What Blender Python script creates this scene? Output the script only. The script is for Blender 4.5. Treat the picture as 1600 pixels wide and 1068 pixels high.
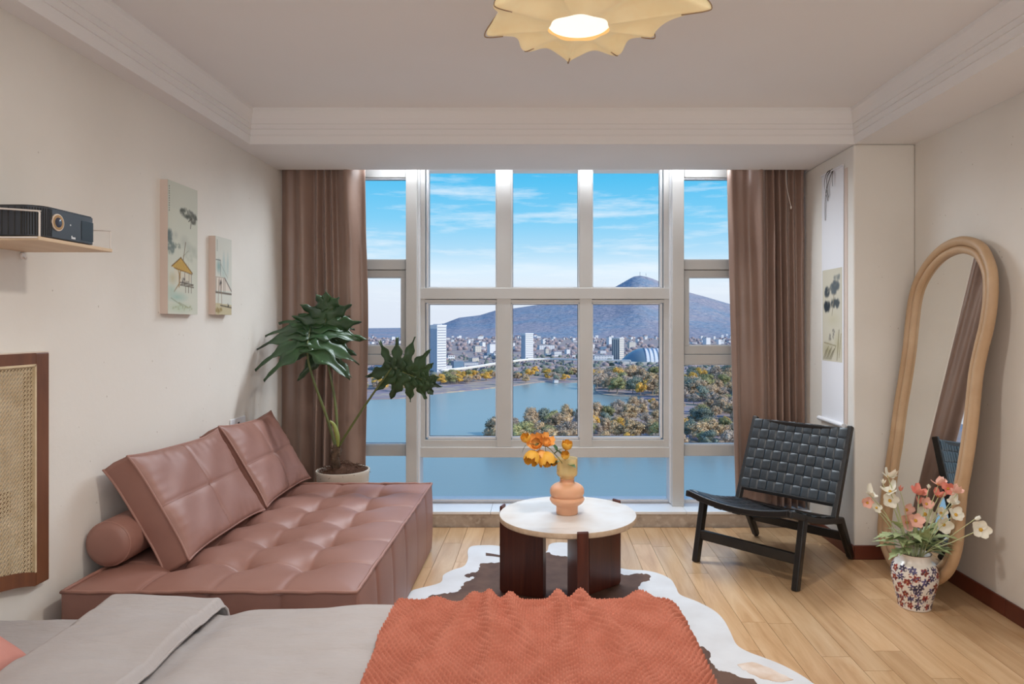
import bpy, bmesh, math, random
import numpy as np
from mathutils import Vector, Matrix

# ------------------------------------------------------------------ scene, camera, light
scene = bpy.context.scene
for o in list(bpy.data.objects):
    bpy.data.objects.remove(o)
COL = scene.collection
F, VX, VY, H = 1067.0, 847.0, 507.0, 1.412          # focal length in px, vanishing point, eye height

def P(px, py, D):
    return Vector(((px - VX) / F * D, D, H - (py - VY) / F * D))

cam = bpy.data.cameras.new('camera')
cam.sensor_width = 36.0
cam.lens = 36.0 * F / 1600.0
cam.shift_x = (800 - VX) / 1600.0
cam.shift_y = -(534 - VY) / 1600.0
cam.clip_start, cam.clip_end = 0.05, 20000
cam_o = bpy.data.objects.new('camera', cam)
cam_o.location = (0, 0, H)
cam_o.rotation_euler = (math.pi / 2, 0, 0)
COL.objects.link(cam_o)
scene.camera = cam_o

vs = scene.view_settings
vs.view_transform = 'Standard'
vs.look = 'None'
vs.exposure = 0.0
vs.gamma = 1.0
vs.use_curve_mapping = False
scene.cycles.max_bounces = 8
scene.cycles.diffuse_bounces = 5
scene.cycles.transparent_max_bounces = 16
scene.cycles.sample_clamp_indirect = 6.0

def srgb(r, g, b):
    f = lambda c: (c / 255 / 12.92) if c / 255 <= .04045 else ((c / 255 + .055) / 1.055) ** 2.4
    return (f(r), f(g), f(b), 1.0)

# world: autumn sky, pale at the horizon and azure above, with streaky cloud
world = bpy.data.worlds.new('sky')
scene.world = world
world.use_nodes = True
nt = world.node_tree
nt.nodes.clear()
N = lambda t: nt.nodes.new(t)
w_out = N('ShaderNodeOutputWorld'); w_bg = N('ShaderNodeBackground'); w_tc = N('ShaderNodeTexCoord')
w_sep = N('ShaderNodeSeparateXYZ'); w_ramp = N('ShaderNodeValToRGB')
nt.links.new(w_tc.outputs['Generated'], w_sep.inputs[0])
nt.links.new(w_sep.outputs['Z'], w_ramp.inputs[0])
cr = w_ramp.color_ramp
stops = [(0.0, (208, 213, 226)), (.05, (212, 219, 230)), (.078, (206, 222, 235)), (.105, (168, 206, 230)), (.15, (122, 192, 228)),
         (.21, (78, 178, 224)), (.42, (68, 150, 216)), (1.0, (58, 116, 198))]
cr.elements[0].position, cr.elements[0].color = stops[0][0], srgb(*stops[0][1])
cr.elements[1].position, cr.elements[1].color = stops[-1][0], srgb(*stops[-1][1])
for p_, c_ in stops[1:-1]:
    e_ = cr.elements.new(p_); e_.color = srgb(*c_)
w_map = N('ShaderNodeMapping'); w_map.inputs['Scale'].default_value = (3.2, 3.2, 26.0)
w_noi = N('ShaderNodeTexNoise'); w_noi.inputs['Scale'].default_value = 1.6; w_noi.inputs['Detail'].default_value = 7
w_noi.inputs['Roughness'].default_value = .62
w_cr = N('ShaderNodeValToRGB')
w_cr.color_ramp.elements[0].position = .50; w_cr.color_ramp.elements[1].position = .74
w_mix = N('ShaderNodeMixRGB'); w_mix.inputs[2].default_value = srgb(224, 229, 236)
w_mul = N('ShaderNodeMath'); w_mul.operation = 'MULTIPLY'; w_mul.inputs[1].default_value = .85
nt.links.new(w_tc.outputs['Generated'], w_map.inputs[0]); nt.links.new(w_map.outputs[0], w_noi.inputs[0])
nt.links.new(w_noi.outputs[0], w_cr.inputs[0]); nt.links.new(w_cr.outputs[0], w_mul.inputs[0])
nt.links.new(w_mul.outputs[0], w_mix.inputs[0]); nt.links.new(w_ramp.outputs[0], w_mix.inputs[1])
nt.links.new(w_mix.outputs[0], w_bg.inputs[0]); nt.links.new(w_bg.outputs[0], w_out.inputs[0])
w_bg.inputs['Strength'].default_value = 1.25

def lamp(name, kind, loc, energy, color=(1, 1, 1), **kw):
    l = bpy.data.lights.new(name, kind)
    l.energy = energy; l.color = color
    for k, v in kw.items():
        setattr(l, k, v)
    o = bpy.data.objects.new(name, l)
    o.location = loc
    COL.objects.link(o)
    return o

sun = lamp('sun', 'SUN', (50, -20, 60), 3.6, (1.0, .95, .87), angle=.01)
sun.rotation_euler = Vector((.86, -.36, .50)).to_track_quat('Z', 'Y').to_euler()
# unseen fill light added under the ceiling, over the bed
rear = lamp('rear_overhead_fill', 'AREA', (0.2, .6, 2.66), 20, (.90, .96, 1.0), shape='RECTANGLE', size=3.0, size_y=2.2)
# fill light added before the windowless rear wall, behind the camera
rear_fill = lamp('rear_wall_fill', 'AREA', (0.2, -1.6, 1.65), 33, (.88, .94, 1.0), shape='RECTANGLE', size=3.4, size_y=1.7)
# unseen fill strip added above the window to strengthen its daylight in the room
cove = lamp('window_head_fill', 'AREA', (.03, 4.842, 2.54), 68, (.83, .92, 1.0), shape='RECTANGLE', size=2.45, size_y=.07, spread=2.5)
cove.rotation_euler = Vector((0, .80, .60)).to_track_quat('Z', 'Y').to_euler()
rear_fill.rotation_euler = Vector((0, -1, -.02)).to_track_quat('Z', 'Y').to_euler()

# ------------------------------------------------------------------ helpers
def obj(name, me, mat=None, parent=None, smooth=None):
    if isinstance(me, MB):
        me = me.mesh(name)
    o = bpy.data.objects.new(name, me)
    COL.objects.link(o)
    if mat is not None:
        if len(me.materials) == 0:
            me.materials.append(mat)
    if smooth is not None:
        for p in me.polygons:
            p.use_smooth = True
        if smooth < 180:
            me.set_sharp_from_angle(angle=math.radians(smooth))
    if parent is not None:
        o.parent = parent
        if parent.type == 'EMPTY' and not parent.get('local'):
            o.matrix_parent_inverse = parent.matrix_basis.inverted()
    return o

def tag(o, label=None, cat=None, group=None, kind=None):
    if label: o['label'] = label
    if cat: o['category'] = cat
    if group: o['group'] = group
    if kind: o['kind'] = kind
    return o

def thing(name, label, cat, loc=(0, 0, 0), group=None, local=False):
    o = bpy.data.objects.new(name, None)
    o.empty_display_size = .1
    COL.objects.link(o)
    o.location = loc
    bpy.context.view_layer.update() if False else None
    o.matrix_basis = Matrix.Translation(Vector(loc))
    if local:
        o['local'] = 1
    return tag(o, label, cat, group)

class MB:
    """collects verts and faces of one mesh"""
    def __init__(s):
        s.v = []; s.f = []; s.M = Matrix.Identity(4)
    def add(s, vs_, fs_):
        n = len(s.v)
        s.v += [tuple(s.M @ Vector(p)) for p in vs_]
        s.f += [tuple(i + n for i in f) for f in fs_]
        return s
    def box(s, x0, x1, y0, y1, z0, z1):
        v = [(x, y, z) for z in (z0, z1) for y in (y0, y1) for x in (x0, x1)]
        return s.add(v, [(0, 2, 3, 1), (4, 5, 7, 6), (0, 1, 5, 4), (2, 6, 7, 3), (0, 4, 6, 2), (1, 3, 7, 5)])
    def prism(s, pts, a, b, axis='y'):
        """polygon pts extruded from a to b along the axis"""
        def mk(p, q, t):
            return {'x': (t, p, q), 'y': (p, t, q), 'z': (p, q, t)}[axis]
        n = len(pts)
        v = [mk(p[0], p[1], a) for p in pts] + [mk(p[0], p[1], b) for p in pts]
        f = [tuple(range(n)), tuple(range(2 * n - 1, n - 1, -1))] + [(i, i + n, (i + 1) % n + n, (i + 1) % n) for i in range(n)]
        return s.add(v, f)
    def beam(s, p, q, w, h, up=(0, 0, 1)):
        p, q = Vector(p), Vector(q)
        t = (q - p).normalized(); sd = t.cross(Vector(up)).normalized(); u = sd.cross(t)
        v = [c + sd * (a * w / 2) + u * (b * h / 2) for c in (p, q) for b in (-1, 1) for a in (-1, 1)]
        return s.add(v, [(0, 1, 3, 2), (4, 6, 7, 5), (0, 4, 5, 1), (2, 3, 7, 6), (0, 2, 6, 4), (1, 5, 7, 3)])
    def tube(s, pts, r, n=8, closed=False, caps=True):
        pts = [Vector(p) for p in pts]
        m = len(pts)
        rs = r if isinstance(r, (list, tuple)) else [r] * m
        v = []; f = []
        ref = None
        for i, p in enumerate(pts):
            a = pts[i - 1] if (i > 0 or closed) else p
            b = pts[(i + 1) % m] if (i < m - 1 or closed) else p
            t = (b - a).normalized()
            if ref is None:
                ref = t.orthogonal().normalized()
            ref = (ref - t * ref.dot(t)).normalized()
            sd = t.cross(ref)
            for k in range(n):
                an = 2 * math.pi * k / n
                v.append(p + (ref * math.cos(an) + sd * math.sin(an)) * rs[i])
        for i in range(m if closed else m - 1):
            j = (i + 1) % m
            for k in range(n):
                l = (k + 1) % n
                f.append((i * n + k, i * n + l, j * n + l, j * n + k))
        if not closed and caps:
            f.append(tuple(range(n - 1, -1, -1))); f.append(tuple((m - 1) * n + k for k in range(n)))
        return s.add(v, f)
    def lathe(s, prof, n=48, c=(0, 0, 0), cap0=True, cap1=True):
        c = Vector(c)
        v = [(c.x + r * math.cos(2 * math.pi * k / n), c.y + r * math.sin(2 * math.pi * k / n), c.z + z) for r, z in prof for k in range(n)]
        f = [(i * n + k, i * n + (k + 1) % n, (i + 1) * n + (k + 1) % n, (i + 1) * n + k) for i in range(len(prof) - 1) for k in range(n)]
        if cap0: f.append(tuple(range(n - 1, -1, -1)))
        if cap1: f.append(tuple((len(prof) - 1) * n + k for k in range(n)))
        return s.add(v, f)
    def grid(s, fn, nu, nv):
        """fn(i/nu, j/nv) -> point"""
        v = [fn(i / nu, j / nv) for j in range(nv + 1) for i in range(nu + 1)]
        w = nu + 1
        f = [(j * w + i, j * w + i + 1, (j + 1) * w + i + 1, (j + 1) * w + i) for j in range(nv) for i in range(nu)]
        return s.add(v, f)
    def ball(s, c, rx, ry=None, rz=None, n=12, m=8):
        ry = ry or rx; rz = rz or rx
        c = Vector(c)
        v = [c + Vector((0, 0, -rz))]
        for j in range(1, m):
            ph = -math.pi / 2 + math.pi * j / m
            for k in range(n):
                a = 2 * math.pi * k / n
                v.append(c + Vector((rx * math.cos(ph) * math.cos(a), ry * math.cos(ph) * math.sin(a), rz * math.sin(ph))))
        v.append(c + Vector((0, 0, rz)))
        f = [(0, 1 + (k + 1) % n, 1 + k) for k in range(n)]
        for j in range(m - 2):
            for k in range(n):
                a, b = 1 + j * n + k, 1 + j * n + (k + 1) % n
                f.append((a, b, b + n, a + n))
        last = len(v) - 1; o_ = 1 + (m - 2) * n
        f += [(o_ + k, o_ + (k + 1) % n, last) for k in range(n)]
        return s.add(v, f)
    def mesh(s, name):
        me = bpy.data.meshes.new(name)
        me.from_pydata(s.v, [], s.f)
        me.update()
        return me

def bevel(o, w=.004, seg=2, ang=35):
    m = o.modifiers.new('bevel', 'BEVEL'); m.width = w; m.segments = seg; m.limit_method = 'ANGLE'; m.angle_limit = math.radians(ang)
    return o

def spline(pts, n=8, closed=False):
    """Catmull-Rom through the points"""
    pts = [Vector(p) for p in pts]; m = len(pts); out = []
    for i in range(m if closed else m - 1):
        g = (lambda k: pts[k % m]) if closed else (lambda k: pts[max(0, min(m - 1, k))])
        a, b, c, d = g(i - 1), g(i), g(i + 1), g(i + 2)
        for k in range(n):
            t = k / n
            out.append(.5 * (2 * b + (c - a) * t + (2 * a - 5 * b + 4 * c - d) * t * t + (3 * b - a - 3 * c + d) * t ** 3))
    if not closed:
        out.append(pts[-1])
    return out

def polyplate(outline, z0, z1, name):
    """flat plate with the given 2D outline between z0 and z1"""
    bm = bmesh.new()
    vs_ = [bm.verts.new((p[0], p[1], z1)) for p in outline]
    es = [bm.edges.new((vs_[i], vs_[(i + 1) % len(vs_)])) for i in range(len(vs_))]
    bmesh.ops.triangle_fill(bm, use_beauty=True, use_dissolve=False, edges=es)
    if z1 > z0:
        low = [bm.verts.new((p[0], p[1], z0)) for p in outline]
        for i in range(len(vs_)):
            j = (i + 1) % len(vs_)
            bm.faces.new((low[i], low[j], vs_[j], vs_[i]))
    bmesh.ops.recalc_face_normals(bm, faces=bm.faces)
    me = bpy.data.meshes.new(name); bm.to_mesh(me); bm.free()
    return me

# ------------------------------------------------------------------ materials
def mat(name, col, rough=.6, metal=0, spec=.5, **kw):
    m = bpy.data.materials.new(name); m.use_nodes = True
    b = m.node_tree.nodes['Principled BSDF']
    b.inputs['Base Color'].default_value = col if len(col) == 4 else (*col, 1)
    b.inputs['Roughness'].default_value = rough
    b.inputs['Metallic'].default_value = metal
    b.inputs['Specular IOR Level'].default_value = spec
    for k, v in kw.items():
        b.inputs[k].default_value = v
    return m

def nd(m, t, **kw):
    n = m.node_tree.nodes.new(t)
    for k, v in kw.items():
        if k in n.inputs: n.inputs[k].default_value = v
        else: setattr(n, k, v)
    return n

def lk(m, a, b): m.node_tree.links.new(a, b)
def bsdf(m): return m.node_tree.nodes['Principled BSDF']

def coords(m, scale=(1, 1, 1), kind='Object'):
    t = nd(m, 'ShaderNodeTexCoord'); mp = nd(m, 'ShaderNodeMapping'); mp.inputs['Scale'].default_value = scale
    lk(m, t.outputs[kind], mp.inputs[0])
    return mp.outputs[0]

def mottle(m, c2, scale=4, lo=.35, hi=.7, vec=None, detail=5, amount=1.0):
    """mix the base colour with c2 by noise"""
    b = bsdf(m)
    n = nd(m, 'ShaderNodeTexNoise', Scale=scale, Detail=detail)
    if vec is None: vec = coords(m)
    lk(m, vec, n.inputs[0])
    r = nd(m, 'ShaderNodeMapRange'); r.inputs[1].default_value = lo; r.inputs[2].default_value = hi; r.inputs[4].default_value = amount
    lk(m, n.outputs[0], r.inputs[0])
    mx = nd(m, 'ShaderNodeMixRGB')
    if b.inputs['Base Color'].is_linked:
        lk(m, b.inputs['Base Color'].links[0].from_socket, mx.inputs[1])
    else:
        mx.inputs[1].default_value = b.inputs['Base Color'].default_value
    mx.inputs[2].default_value = c2
    lk(m, r.outputs[0], mx.inputs[0]); lk(m, mx.outputs[0], b.inputs['Base Color'])
    return m

def bump(m, scale=60, strength=.2, dist=.002, vec=None, detail=4):
    n = nd(m, 'ShaderNodeTexNoise', Scale=scale, Detail=detail)
    lk(m, vec or coords(m), n.inputs[0])
    b = nd(m, 'ShaderNodeBump', Strength=strength, Distance=dist)
    lk(m, n.outputs[0], b.inputs['Height']); lk(m, b.outputs[0], bsdf(m).inputs['Normal'])
    return m

def attr_mat(name, rough=.6, spec=.3, attr='Col'):
    m = mat(name, (1, 1, 1, 1), rough, spec=spec)
    a = nd(m, 'ShaderNodeAttribute'); a.attribute_name = attr
    lk(m, a.outputs['Color'], bsdf(m).inputs['Base Color'])
    return m

def set_cols(me, cols, name='Col'):
    a = me.color_attributes.new(name, 'FLOAT_COLOR', 'POINT')
    a.data.foreach_set('color', np.asarray(cols, dtype=np.float32).reshape(-1))

def wallpaper(name, c, fleck):
    m = mat(name, srgb(*c), .9, spec=.2)
    mottle(m, srgb(c[0] - 8, c[1] - 9, c[2] - 10), 1.3, .4, .65)
    # short straw flecks
    v = nd(m, 'ShaderNodeTexVoronoi', Scale=26.0); v.feature = 'F1'
    lk(m, coords(m, (1, 1.0, .55)), v.inputs[0])
    cmp_ = nd(m, 'ShaderNodeMath', operation='LESS_THAN'); cmp_.inputs[1].default_value = .07
    lk(m, v.outputs['Distance'], cmp_.inputs[0])
    n = nd(m, 'ShaderNodeTexNoise', Scale=7.0); lk(m, coords(m), n.inputs[0])
    g = nd(m, 'ShaderNodeMath', operation='GREATER_THAN'); g.inputs[1].default_value = .57
    lk(m, n.outputs[0], g.inputs[0])
    mu = nd(m, 'ShaderNodeMath', operation='MULTIPLY'); lk(m, cmp_.outputs[0], mu.inputs[0]); lk(m, g.outputs[0], mu.inputs[1])
    mu2 = nd(m, 'ShaderNodeMath', operation='MULTIPLY'); mu2.inputs[1].default_value = .55; lk(m, mu.outputs[0], mu2.inputs[0])
    mx = nd(m, 'ShaderNodeMixRGB'); b = bsdf(m)
    lk(m, b.inputs['Base Color'].links[0].from_socket, mx.inputs[1]); mx.inputs[2].default_value = srgb(*fleck)
    lk(m, mu2.outputs[0], mx.inputs[0]); lk(m, mx.outputs[0], b.inputs['Base Color'])
    bump(m, 35, .25, .003)
    return m

M = {}
M['wall'] = wallpaper('cream_wallpaper', (231, 226, 218), (160, 145, 125))
M['ceiling'] = mottle(mat('ceiling_paint', srgb(240, 238, 237), .9, spec=.2), srgb(236, 233, 231), .8)
M['trim'] = mat('cornice_paint', srgb(238, 235, 233), .75, spec=.3)
M['baseboard'] = mottle(mat('baseboard_wood', srgb(112, 54, 36), .4), srgb(88, 42, 30), 3, vec=None)
M['frame'] = mottle(mat('window_aluminium', srgb(204, 202, 199), .45, spec=.4), srgb(196, 193, 189), 2)
M['bead'] = mat('window_bead', srgb(226, 226, 228), .4)
M['gasket'] = mat('rubber_gasket', srgb(52, 50, 52), .6)
M['sill_top'] = mottle(mat('white_marble', srgb(247, 247, 247), .35), srgb(234, 235, 238), 3)
M['sill_face'] = mottle(mottle(mat('worn_stone', srgb(186, 172, 158), .8), srgb(142, 126, 112), 9, .5, .72), srgb(206, 196, 184), 22, .5, .7)
g = bpy.data.materials.new('window_glass'); g.use_nodes = True
gt = g.node_tree; gt.nodes.clear()
go_ = gt.nodes.new('ShaderNodeOutputMaterial'); gm = gt.nodes.new('ShaderNodeMixShader'); gtr = gt.nodes.new('ShaderNodeBsdfTransparent')
ggl = gt.nodes.new('ShaderNodeBsdfGlossy'); gfr = gt.nodes.new('ShaderNodeFresnel'); gfr.inputs[0].default_value = 1.03
gtr.inputs[0].default_value = (.97, .985, .985, 1); ggl.inputs['Roughness'].default_value = .01
gt.links.new(gfr.outputs[0], gm.inputs[0]); gt.links.new(gtr.outputs[0], gm.inputs[1]); gt.links.new(ggl.outputs[0], gm.inputs[2]); gt.links.new(gm.outputs[0], go_.inputs[0])
M['glass'] = g

def wood(name, c1, c2, c3, rough=.4, scale=(14, 1.1, 14), rand=.0, spec=.5):
    m = mat(name, srgb(*c1), rough, spec=spec)
    t = nd(m, 'ShaderNodeTexCoord'); mp = nd(m, 'ShaderNodeMapping'); mp.inputs['Scale'].default_value = scale
    if rand:
        oi = nd(m, 'ShaderNodeObjectInfo'); ad = nd(m, 'ShaderNodeVectorMath', operation='ADD'); sc = nd(m, 'ShaderNodeVectorMath', operation='SCALE')
        cb = nd(m, 'ShaderNodeCombineXYZ')
        for i in range(3): lk(m, oi.outputs['Random'], cb.inputs[i])
        lk(m, cb.outputs[0], sc.inputs[0]); sc.inputs['Scale'].default_value = 37.0
        lk(m, t.outputs['Object'], ad.inputs[0]); lk(m, sc.outputs[0], ad.inputs[1]); lk(m, ad.outputs[0], mp.inputs[0])
    else:
        lk(m, t.outputs['Object'], mp.inputs[0])
    n = nd(m, 'ShaderNodeTexNoise', Scale=1.6, Detail=8, Roughness=.62, Distortion=.9); lk(m, mp.outputs[0], n.inputs[0])
    r = nd(m, 'ShaderNodeValToRGB'); e = r.color_ramp.elements
    e[0].position = .3; e[0].color = srgb(*c2); e[1].position = .72; e[1].color = srgb(*c3)
    x = e.new(.5); x.color = srgb(*c1)
    lk(m, n.outputs[0], r.inputs[0])
    out = r.outputs[0]
    if rand:
        hs = nd(m, 'ShaderNodeHueSaturation'); mr = nd(m, 'ShaderNodeMapRange'); mr.inputs[3].default_value = 1 - rand; mr.inputs[4].default_value = 1 + rand
        lk(m, oi.outputs['Random'], mr.inputs[0]); lk(m, mr.outputs[0], hs.inputs['Value']); lk(m, out, hs.inputs['Color']); out = hs.outputs[0]
    lk(m, out, bsdf(m).inputs['Base Color'])
    return m

M['plank'] = wood('laminate_oak', (203, 165, 124), (184, 142, 101), (216, 184, 146), .28, (9, .9, 9), .12)
M['subfloor'] = mat('subfloor', srgb(84, 58, 38), .8)
M['redwood'] = wood('dark_red_wood', (82, 38, 28), (66, 28, 22), (98, 48, 34), .32, (16, 16, 1.0))
M['blackwood'] = mottle(mat('black_stained_wood', srgb(22, 20, 20), .40), srgb(32, 29, 27), 18)
M['strap'] = bump(mottle(mat('black_leather_strap', srgb(46, 53, 59), .36), srgb(37, 43, 48), 6), 220, .15, .001)
M['mirrorwood'] = wood('ash_wood_frame', (188, 154, 118), (180, 145, 108), (196, 163, 127), .45, (2, 2, 2))
M['mirror'] = mat('mirror_glass', (.86, .86, .84, 1), .015, 1.0)
M['leather'] = bump(mottle(mat('brown_leather', srgb(152, 110, 98), .46, spec=.5), srgb(144, 101, 88), 3), 160, .12, .001)
M['piping'] = mat('leather_piping', srgb(156, 113, 100), .5)
M['curtain'] = mottle(mat('satin_curtain', srgb(154, 127, 113), .34, spec=.6), srgb(142, 115, 102), 2)
bsdf(M['curtain']).inputs['Sheen Weight'].default_value = .4
bsdf(M['curtain']).inputs['Sheen Roughness'].default_value = .4
M['bedding'] = bump(mottle(mat('washed_cotton', srgb(180, 173, 171), .9, spec=.2), srgb(174, 166, 163), 5), 14, .55, .012, vec=None, detail=6)
_bn = [n for n in M['bedding'].node_tree.nodes if n.type == 'MAPPING'][-1]
_bn.inputs['Scale'].default_value = (.8, 2.6, 1)
M['throw'] = mottle(mat('terracotta_knit', srgb(192, 122, 101), .95, spec=.15), srgb(182, 111, 90), 12, .4, .6)
M['pillow'] = mottle(mat('pink_cotton', srgb(206, 146, 134), .9, spec=.2), srgb(196, 134, 122), 8)
M['hide'] = bump(mottle(mat('cowhide_white', srgb(216, 217, 219), .8, spec=.2), srgb(206, 205, 206), 6), 90, .3, .002)
M['hide_brown'] = bump(mottle(mat('cowhide_brown', srgb(104, 78, 64), .7, spec=.25), srgb(84, 60, 50), 9), 120, .3, .002)
M['hide_tan'] = mottle(mat('cowhide_tan', srgb(206, 178, 154), .8, spec=.2), srgb(226, 214, 204), 12)
M['travertine'] = mottle(mottle(mat('travertine_top', srgb(216, 209, 202), .3), srgb(204, 190, 177), 3, .45, .7, vec=None), srgb(222, 218, 214), 9)
M['travertine_edge'] = mottle(mat('travertine_edge', srgb(196, 172, 146), .6), srgb(176, 150, 124), 30)
M['pot'] = mottle(mat('cream_pot', srgb(206, 196, 182), .55), srgb(196, 185, 170), 6)
M['fibre'] = mottle(mat('coconut_fibre', srgb(104, 72, 54), .95), srgb(80, 54, 40), 30)
M['leaf'] = mottle(mat('philodendron_leaf', srgb(52, 80, 46), .36), srgb(38, 62, 38), 9)
M['petiole'] = mottle(mat('philodendron_stem', srgb(104, 112, 62), .5), srgb(84, 92, 52), 5)
M['newleaf'] = mat('new_leaf_sheath', srgb(140, 150, 76), .45)
M['plantstem'] = mottle(mat('rough_stem', srgb(104, 84, 66), .9), srgb(60, 46, 36), 40)
M['peach'] = mat('frosted_peach_glass', srgb(246, 190, 150), .5, spec=.4)
bsdf(M['peach']).inputs['Transmission Weight'].default_value = .25
bsdf(M['peach']).inputs['Subsurface Weight'].default_value = .2
bsdf(M['peach']).inputs['Subsurface Radius'].default_value = (.05, .03, .02)
M['cup'] = mat('honey_glass', srgb(252, 230, 180), .15, spec=.5)
bsdf(M['cup']).inputs['Transmission Weight'].default_value = .6
bsdf(M['cup']).inputs['IOR'].default_value = 1.12
M['yellow_petal'] = mottle(mat('yellow_petal', srgb(240, 190, 74), .6), srgb(232, 164, 60), 40)
M['orange_petal'] = mottle(mat('orange_petal', srgb(238, 162, 80), .6), srgb(244, 196, 110), 40)
M['green_leaf'] = mottle(mat('flower_leaf', srgb(72, 110, 62), .5), srgb(54, 90, 50), 30)
M['thin_stem'] = mat('thin_stem', srgb(128, 124, 74), .6)
M['white_petal'] = mottle(mat('white_petal', srgb(240, 236, 224), .6), srgb(228, 222, 200), 50)
M['pink_petal'] = mottle(mat('pink_petal', srgb(238, 178, 160), .6), srgb(244, 206, 190), 40)
M['coral_petal'] = mottle(mat('coral_petal', srgb(232, 138, 122), .6), srgb(240, 170, 150), 40)
M['stamen'] = mat('yellow_stamen', srgb(206, 160, 60), .8)
M['pale_stem'] = mat('pale_green_stem', srgb(192, 196, 150), .6)
M['pale_leaf'] = mottle(mat('pale_green_leaf', srgb(178, 190, 142), .6), srgb(154, 170, 118), 30)
M['paper'] = mat('white_scroll_paper', srgb(232, 232, 236), .85, spec=.2)
M['ribbon'] = mat('brown_ribbon', srgb(54, 32, 24), .7)
M['canvas_side'] = mat('canvas_edge', srgb(214, 196, 184), .85, spec=.2)
M['shelfwood'] = wood('pale_birch', (214, 188, 156), (204, 176, 142), (222, 198, 168), .5, (6, 1, 6))
M['wire'] = mat('white_metal_wire', srgb(226, 216, 208), .4)
M['hook'] = mat('white_plastic', srgb(228, 220, 214), .4)
M['projector'] = mottle(mat('charcoal_plastic', srgb(54, 58, 66), .38), srgb(48, 51, 58), 5)
M['projector_dark'] = mat('projector_black', srgb(24, 22, 22), .25)
M['brass'] = mat('bronze_ring', srgb(176, 128, 82), .3, .9)
M['lens_rim'] = mat('pale_lens_rim', srgb(226, 204, 184), .35, .3)
M['lens'] = mat('lens_glass', srgb(60, 62, 76), .08)
M['white_mark'] = mat('white_print', srgb(232, 232, 234), .5)
M['panel_wood'] = wood('walnut_frame', (112, 68, 42), (98, 58, 36), (126, 78, 48), .4, (10, 10, 1.2))
M['panel_edge'] = mat('pale_edge_band', srgb(224, 206, 188), .5)
M['cane'] = mottle(mat('rattan_cane', srgb(220, 200, 166), .55), srgb(200, 176, 138), 20)
M['socket'] = mat('socket_plastic', srgb(232, 234, 238), .4)

# ------------------------------------------------------------------ the room
DB = 4.117                                     # pillar / beam front
XL, XA, XR = -1.859, 1.880, 2.250              # left wall, alcove right wall, main right wall
ZS, ZC = 2.50, 2.712                           # soffit, ceiling
YB = -1.7                                      # back of the room
YS, YG = 4.755, 5.03                           # sill front, glass
SILL = .111

def struct(name, mb, m, parent=None):
    o = obj(name, mb, m, parent)
    if parent is None: o['kind'] = 'structure'
    return o

fl = struct('floor', MB().box(XL - .1, XR + .1, YB, 5.1, -.12, -.012), M['subfloor'])
rnd = random.Random(3)
PW, PL = .122, .92
pm = []
for k in range(3):
    b = MB().box(0, PW - .0022, 0, PL - .0022, -.012, 0)
    me = b.mesh('plank'); me.materials.append(M['plank']); pm.append(me)
ncol = int((XR - XL) / PW) + 1
for i in range(ncol):
    x = XL + i * PW
    y = .85 + rnd.random() * PL - PL
    while y < YS:
        y0, y1 = max(y, .85), min(y + PL, YS + .01)
        if y1 - y0 > .03:
            if y1 - y0 < PL - .01 or x + PW > XR:
                me = MB().box(0, min(PW - .0022, XR - x), 0, y1 - y0 - .0022, -.012, 0).mesh('plank'); me.materials.append(M['plank'])
            else:
                me = pm[rnd.randrange(3)]
            o = bpy.data.objects.new('plank', me); COL.objects.link(o)
            o.location = (x, y0, 0); o.parent = fl
        y += PL
struct('floor_rear', MB().box(XL, XR, YB, .849, -.011, 0), M['plank'])

ce = struct('ceiling', MB().box(XL - .1, XR + .1, YB, 5.2, ZC, ZC + .12), M['ceiling'])
struct('wall_left', MB().box(XL - .12, XL, YB, 5.12, -.12, ZC), M['wall'])
struct('wall_right', MB().box(XR, XR + .12, YB, 5.12, -.12, ZC), M['wall'])
struct('wall_back', MB().box(XL - .12, XR + .12, YB - .12, YB, -.12, ZC + .1), M['wall'])
pw = struct('wall_pillar', MB().box(XA, XR, DB, 5.12, -.12, ZS), M['wall'])
bevel(pw, .012, 3)
# beam over the alcove, soffit strips along the side walls
struct('soffit_beam', MB().box(XL, XA, DB, 4.80, ZS, ZC).box(XA, XR, DB, 5.12, ZS, ZC), M['ceiling'])
struct('soffit_strip', MB().box(XL, XL + .098, YB, DB, ZS, ZC), M['ceiling'])
struct('soffit_strip', MB().box(XA, XR, YB, DB, ZS, ZC), M['ceiling'])
struct('lintel', MB().box(XL, XA, 4.96, 5.12, 2.545, ZC), M['ceiling'])
# cornice mouldings: stepped profile (offset into the room, height)
prof = [(0, ZS - .001), (.0, ZS + .052), (.007, ZS + .052), (.007, ZS + .056), (.004, ZS + .058), (.004, ZS + .088), (.011, ZS + .088), (.011, ZS + .093),
        (.008, ZS + .095), (.008, ZS + .118), (.014, ZS + .118), (.014, ZS + .124), (.018, ZS + .15), (.027, ZC - .03), (.030, ZC - .022), (.030, ZC)]
def cornice(name, p0, p1, nrm):
    p0, p1, nrm = Vector(p0), Vector(p1), Vector(nrm)
    e0, e1 = [], []
    d = (p1 - p0).normalized()
    for off, z in prof:
        e0.append(p0 + nrm * (off + .001) + Vector((0, 0, z)) + d * off * m0); e1.append(p1 + nrm * (off + .001) + Vector((0, 0, z)) - d * off * m1)
    mb = MB(); n = len(prof)
    mb.add(e0 + e1, [(i, i + 1, n + i + 1, n + i) for i in range(n - 1)])
    # closed back
    mb.add([p0 + Vector((0, 0, ZS)), p1 + Vector((0, 0, ZS)), p1 + Vector((0, 0, ZC)), p0 + Vector((0, 0, ZC))], [(0, 1, 2, 3)])
    return struct(name, mb, M['trim'])
m0, m1 = 1, 1
cornice('trim_1', (XL + .098, DB, 0), (XA, DB, 0), (0, -1, 0))
m0, m1 = 0, 1
cornice('trim_2', (XL + .098, YB, 0), (XL + .098, DB, 0), (1, 0, 0))
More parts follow.
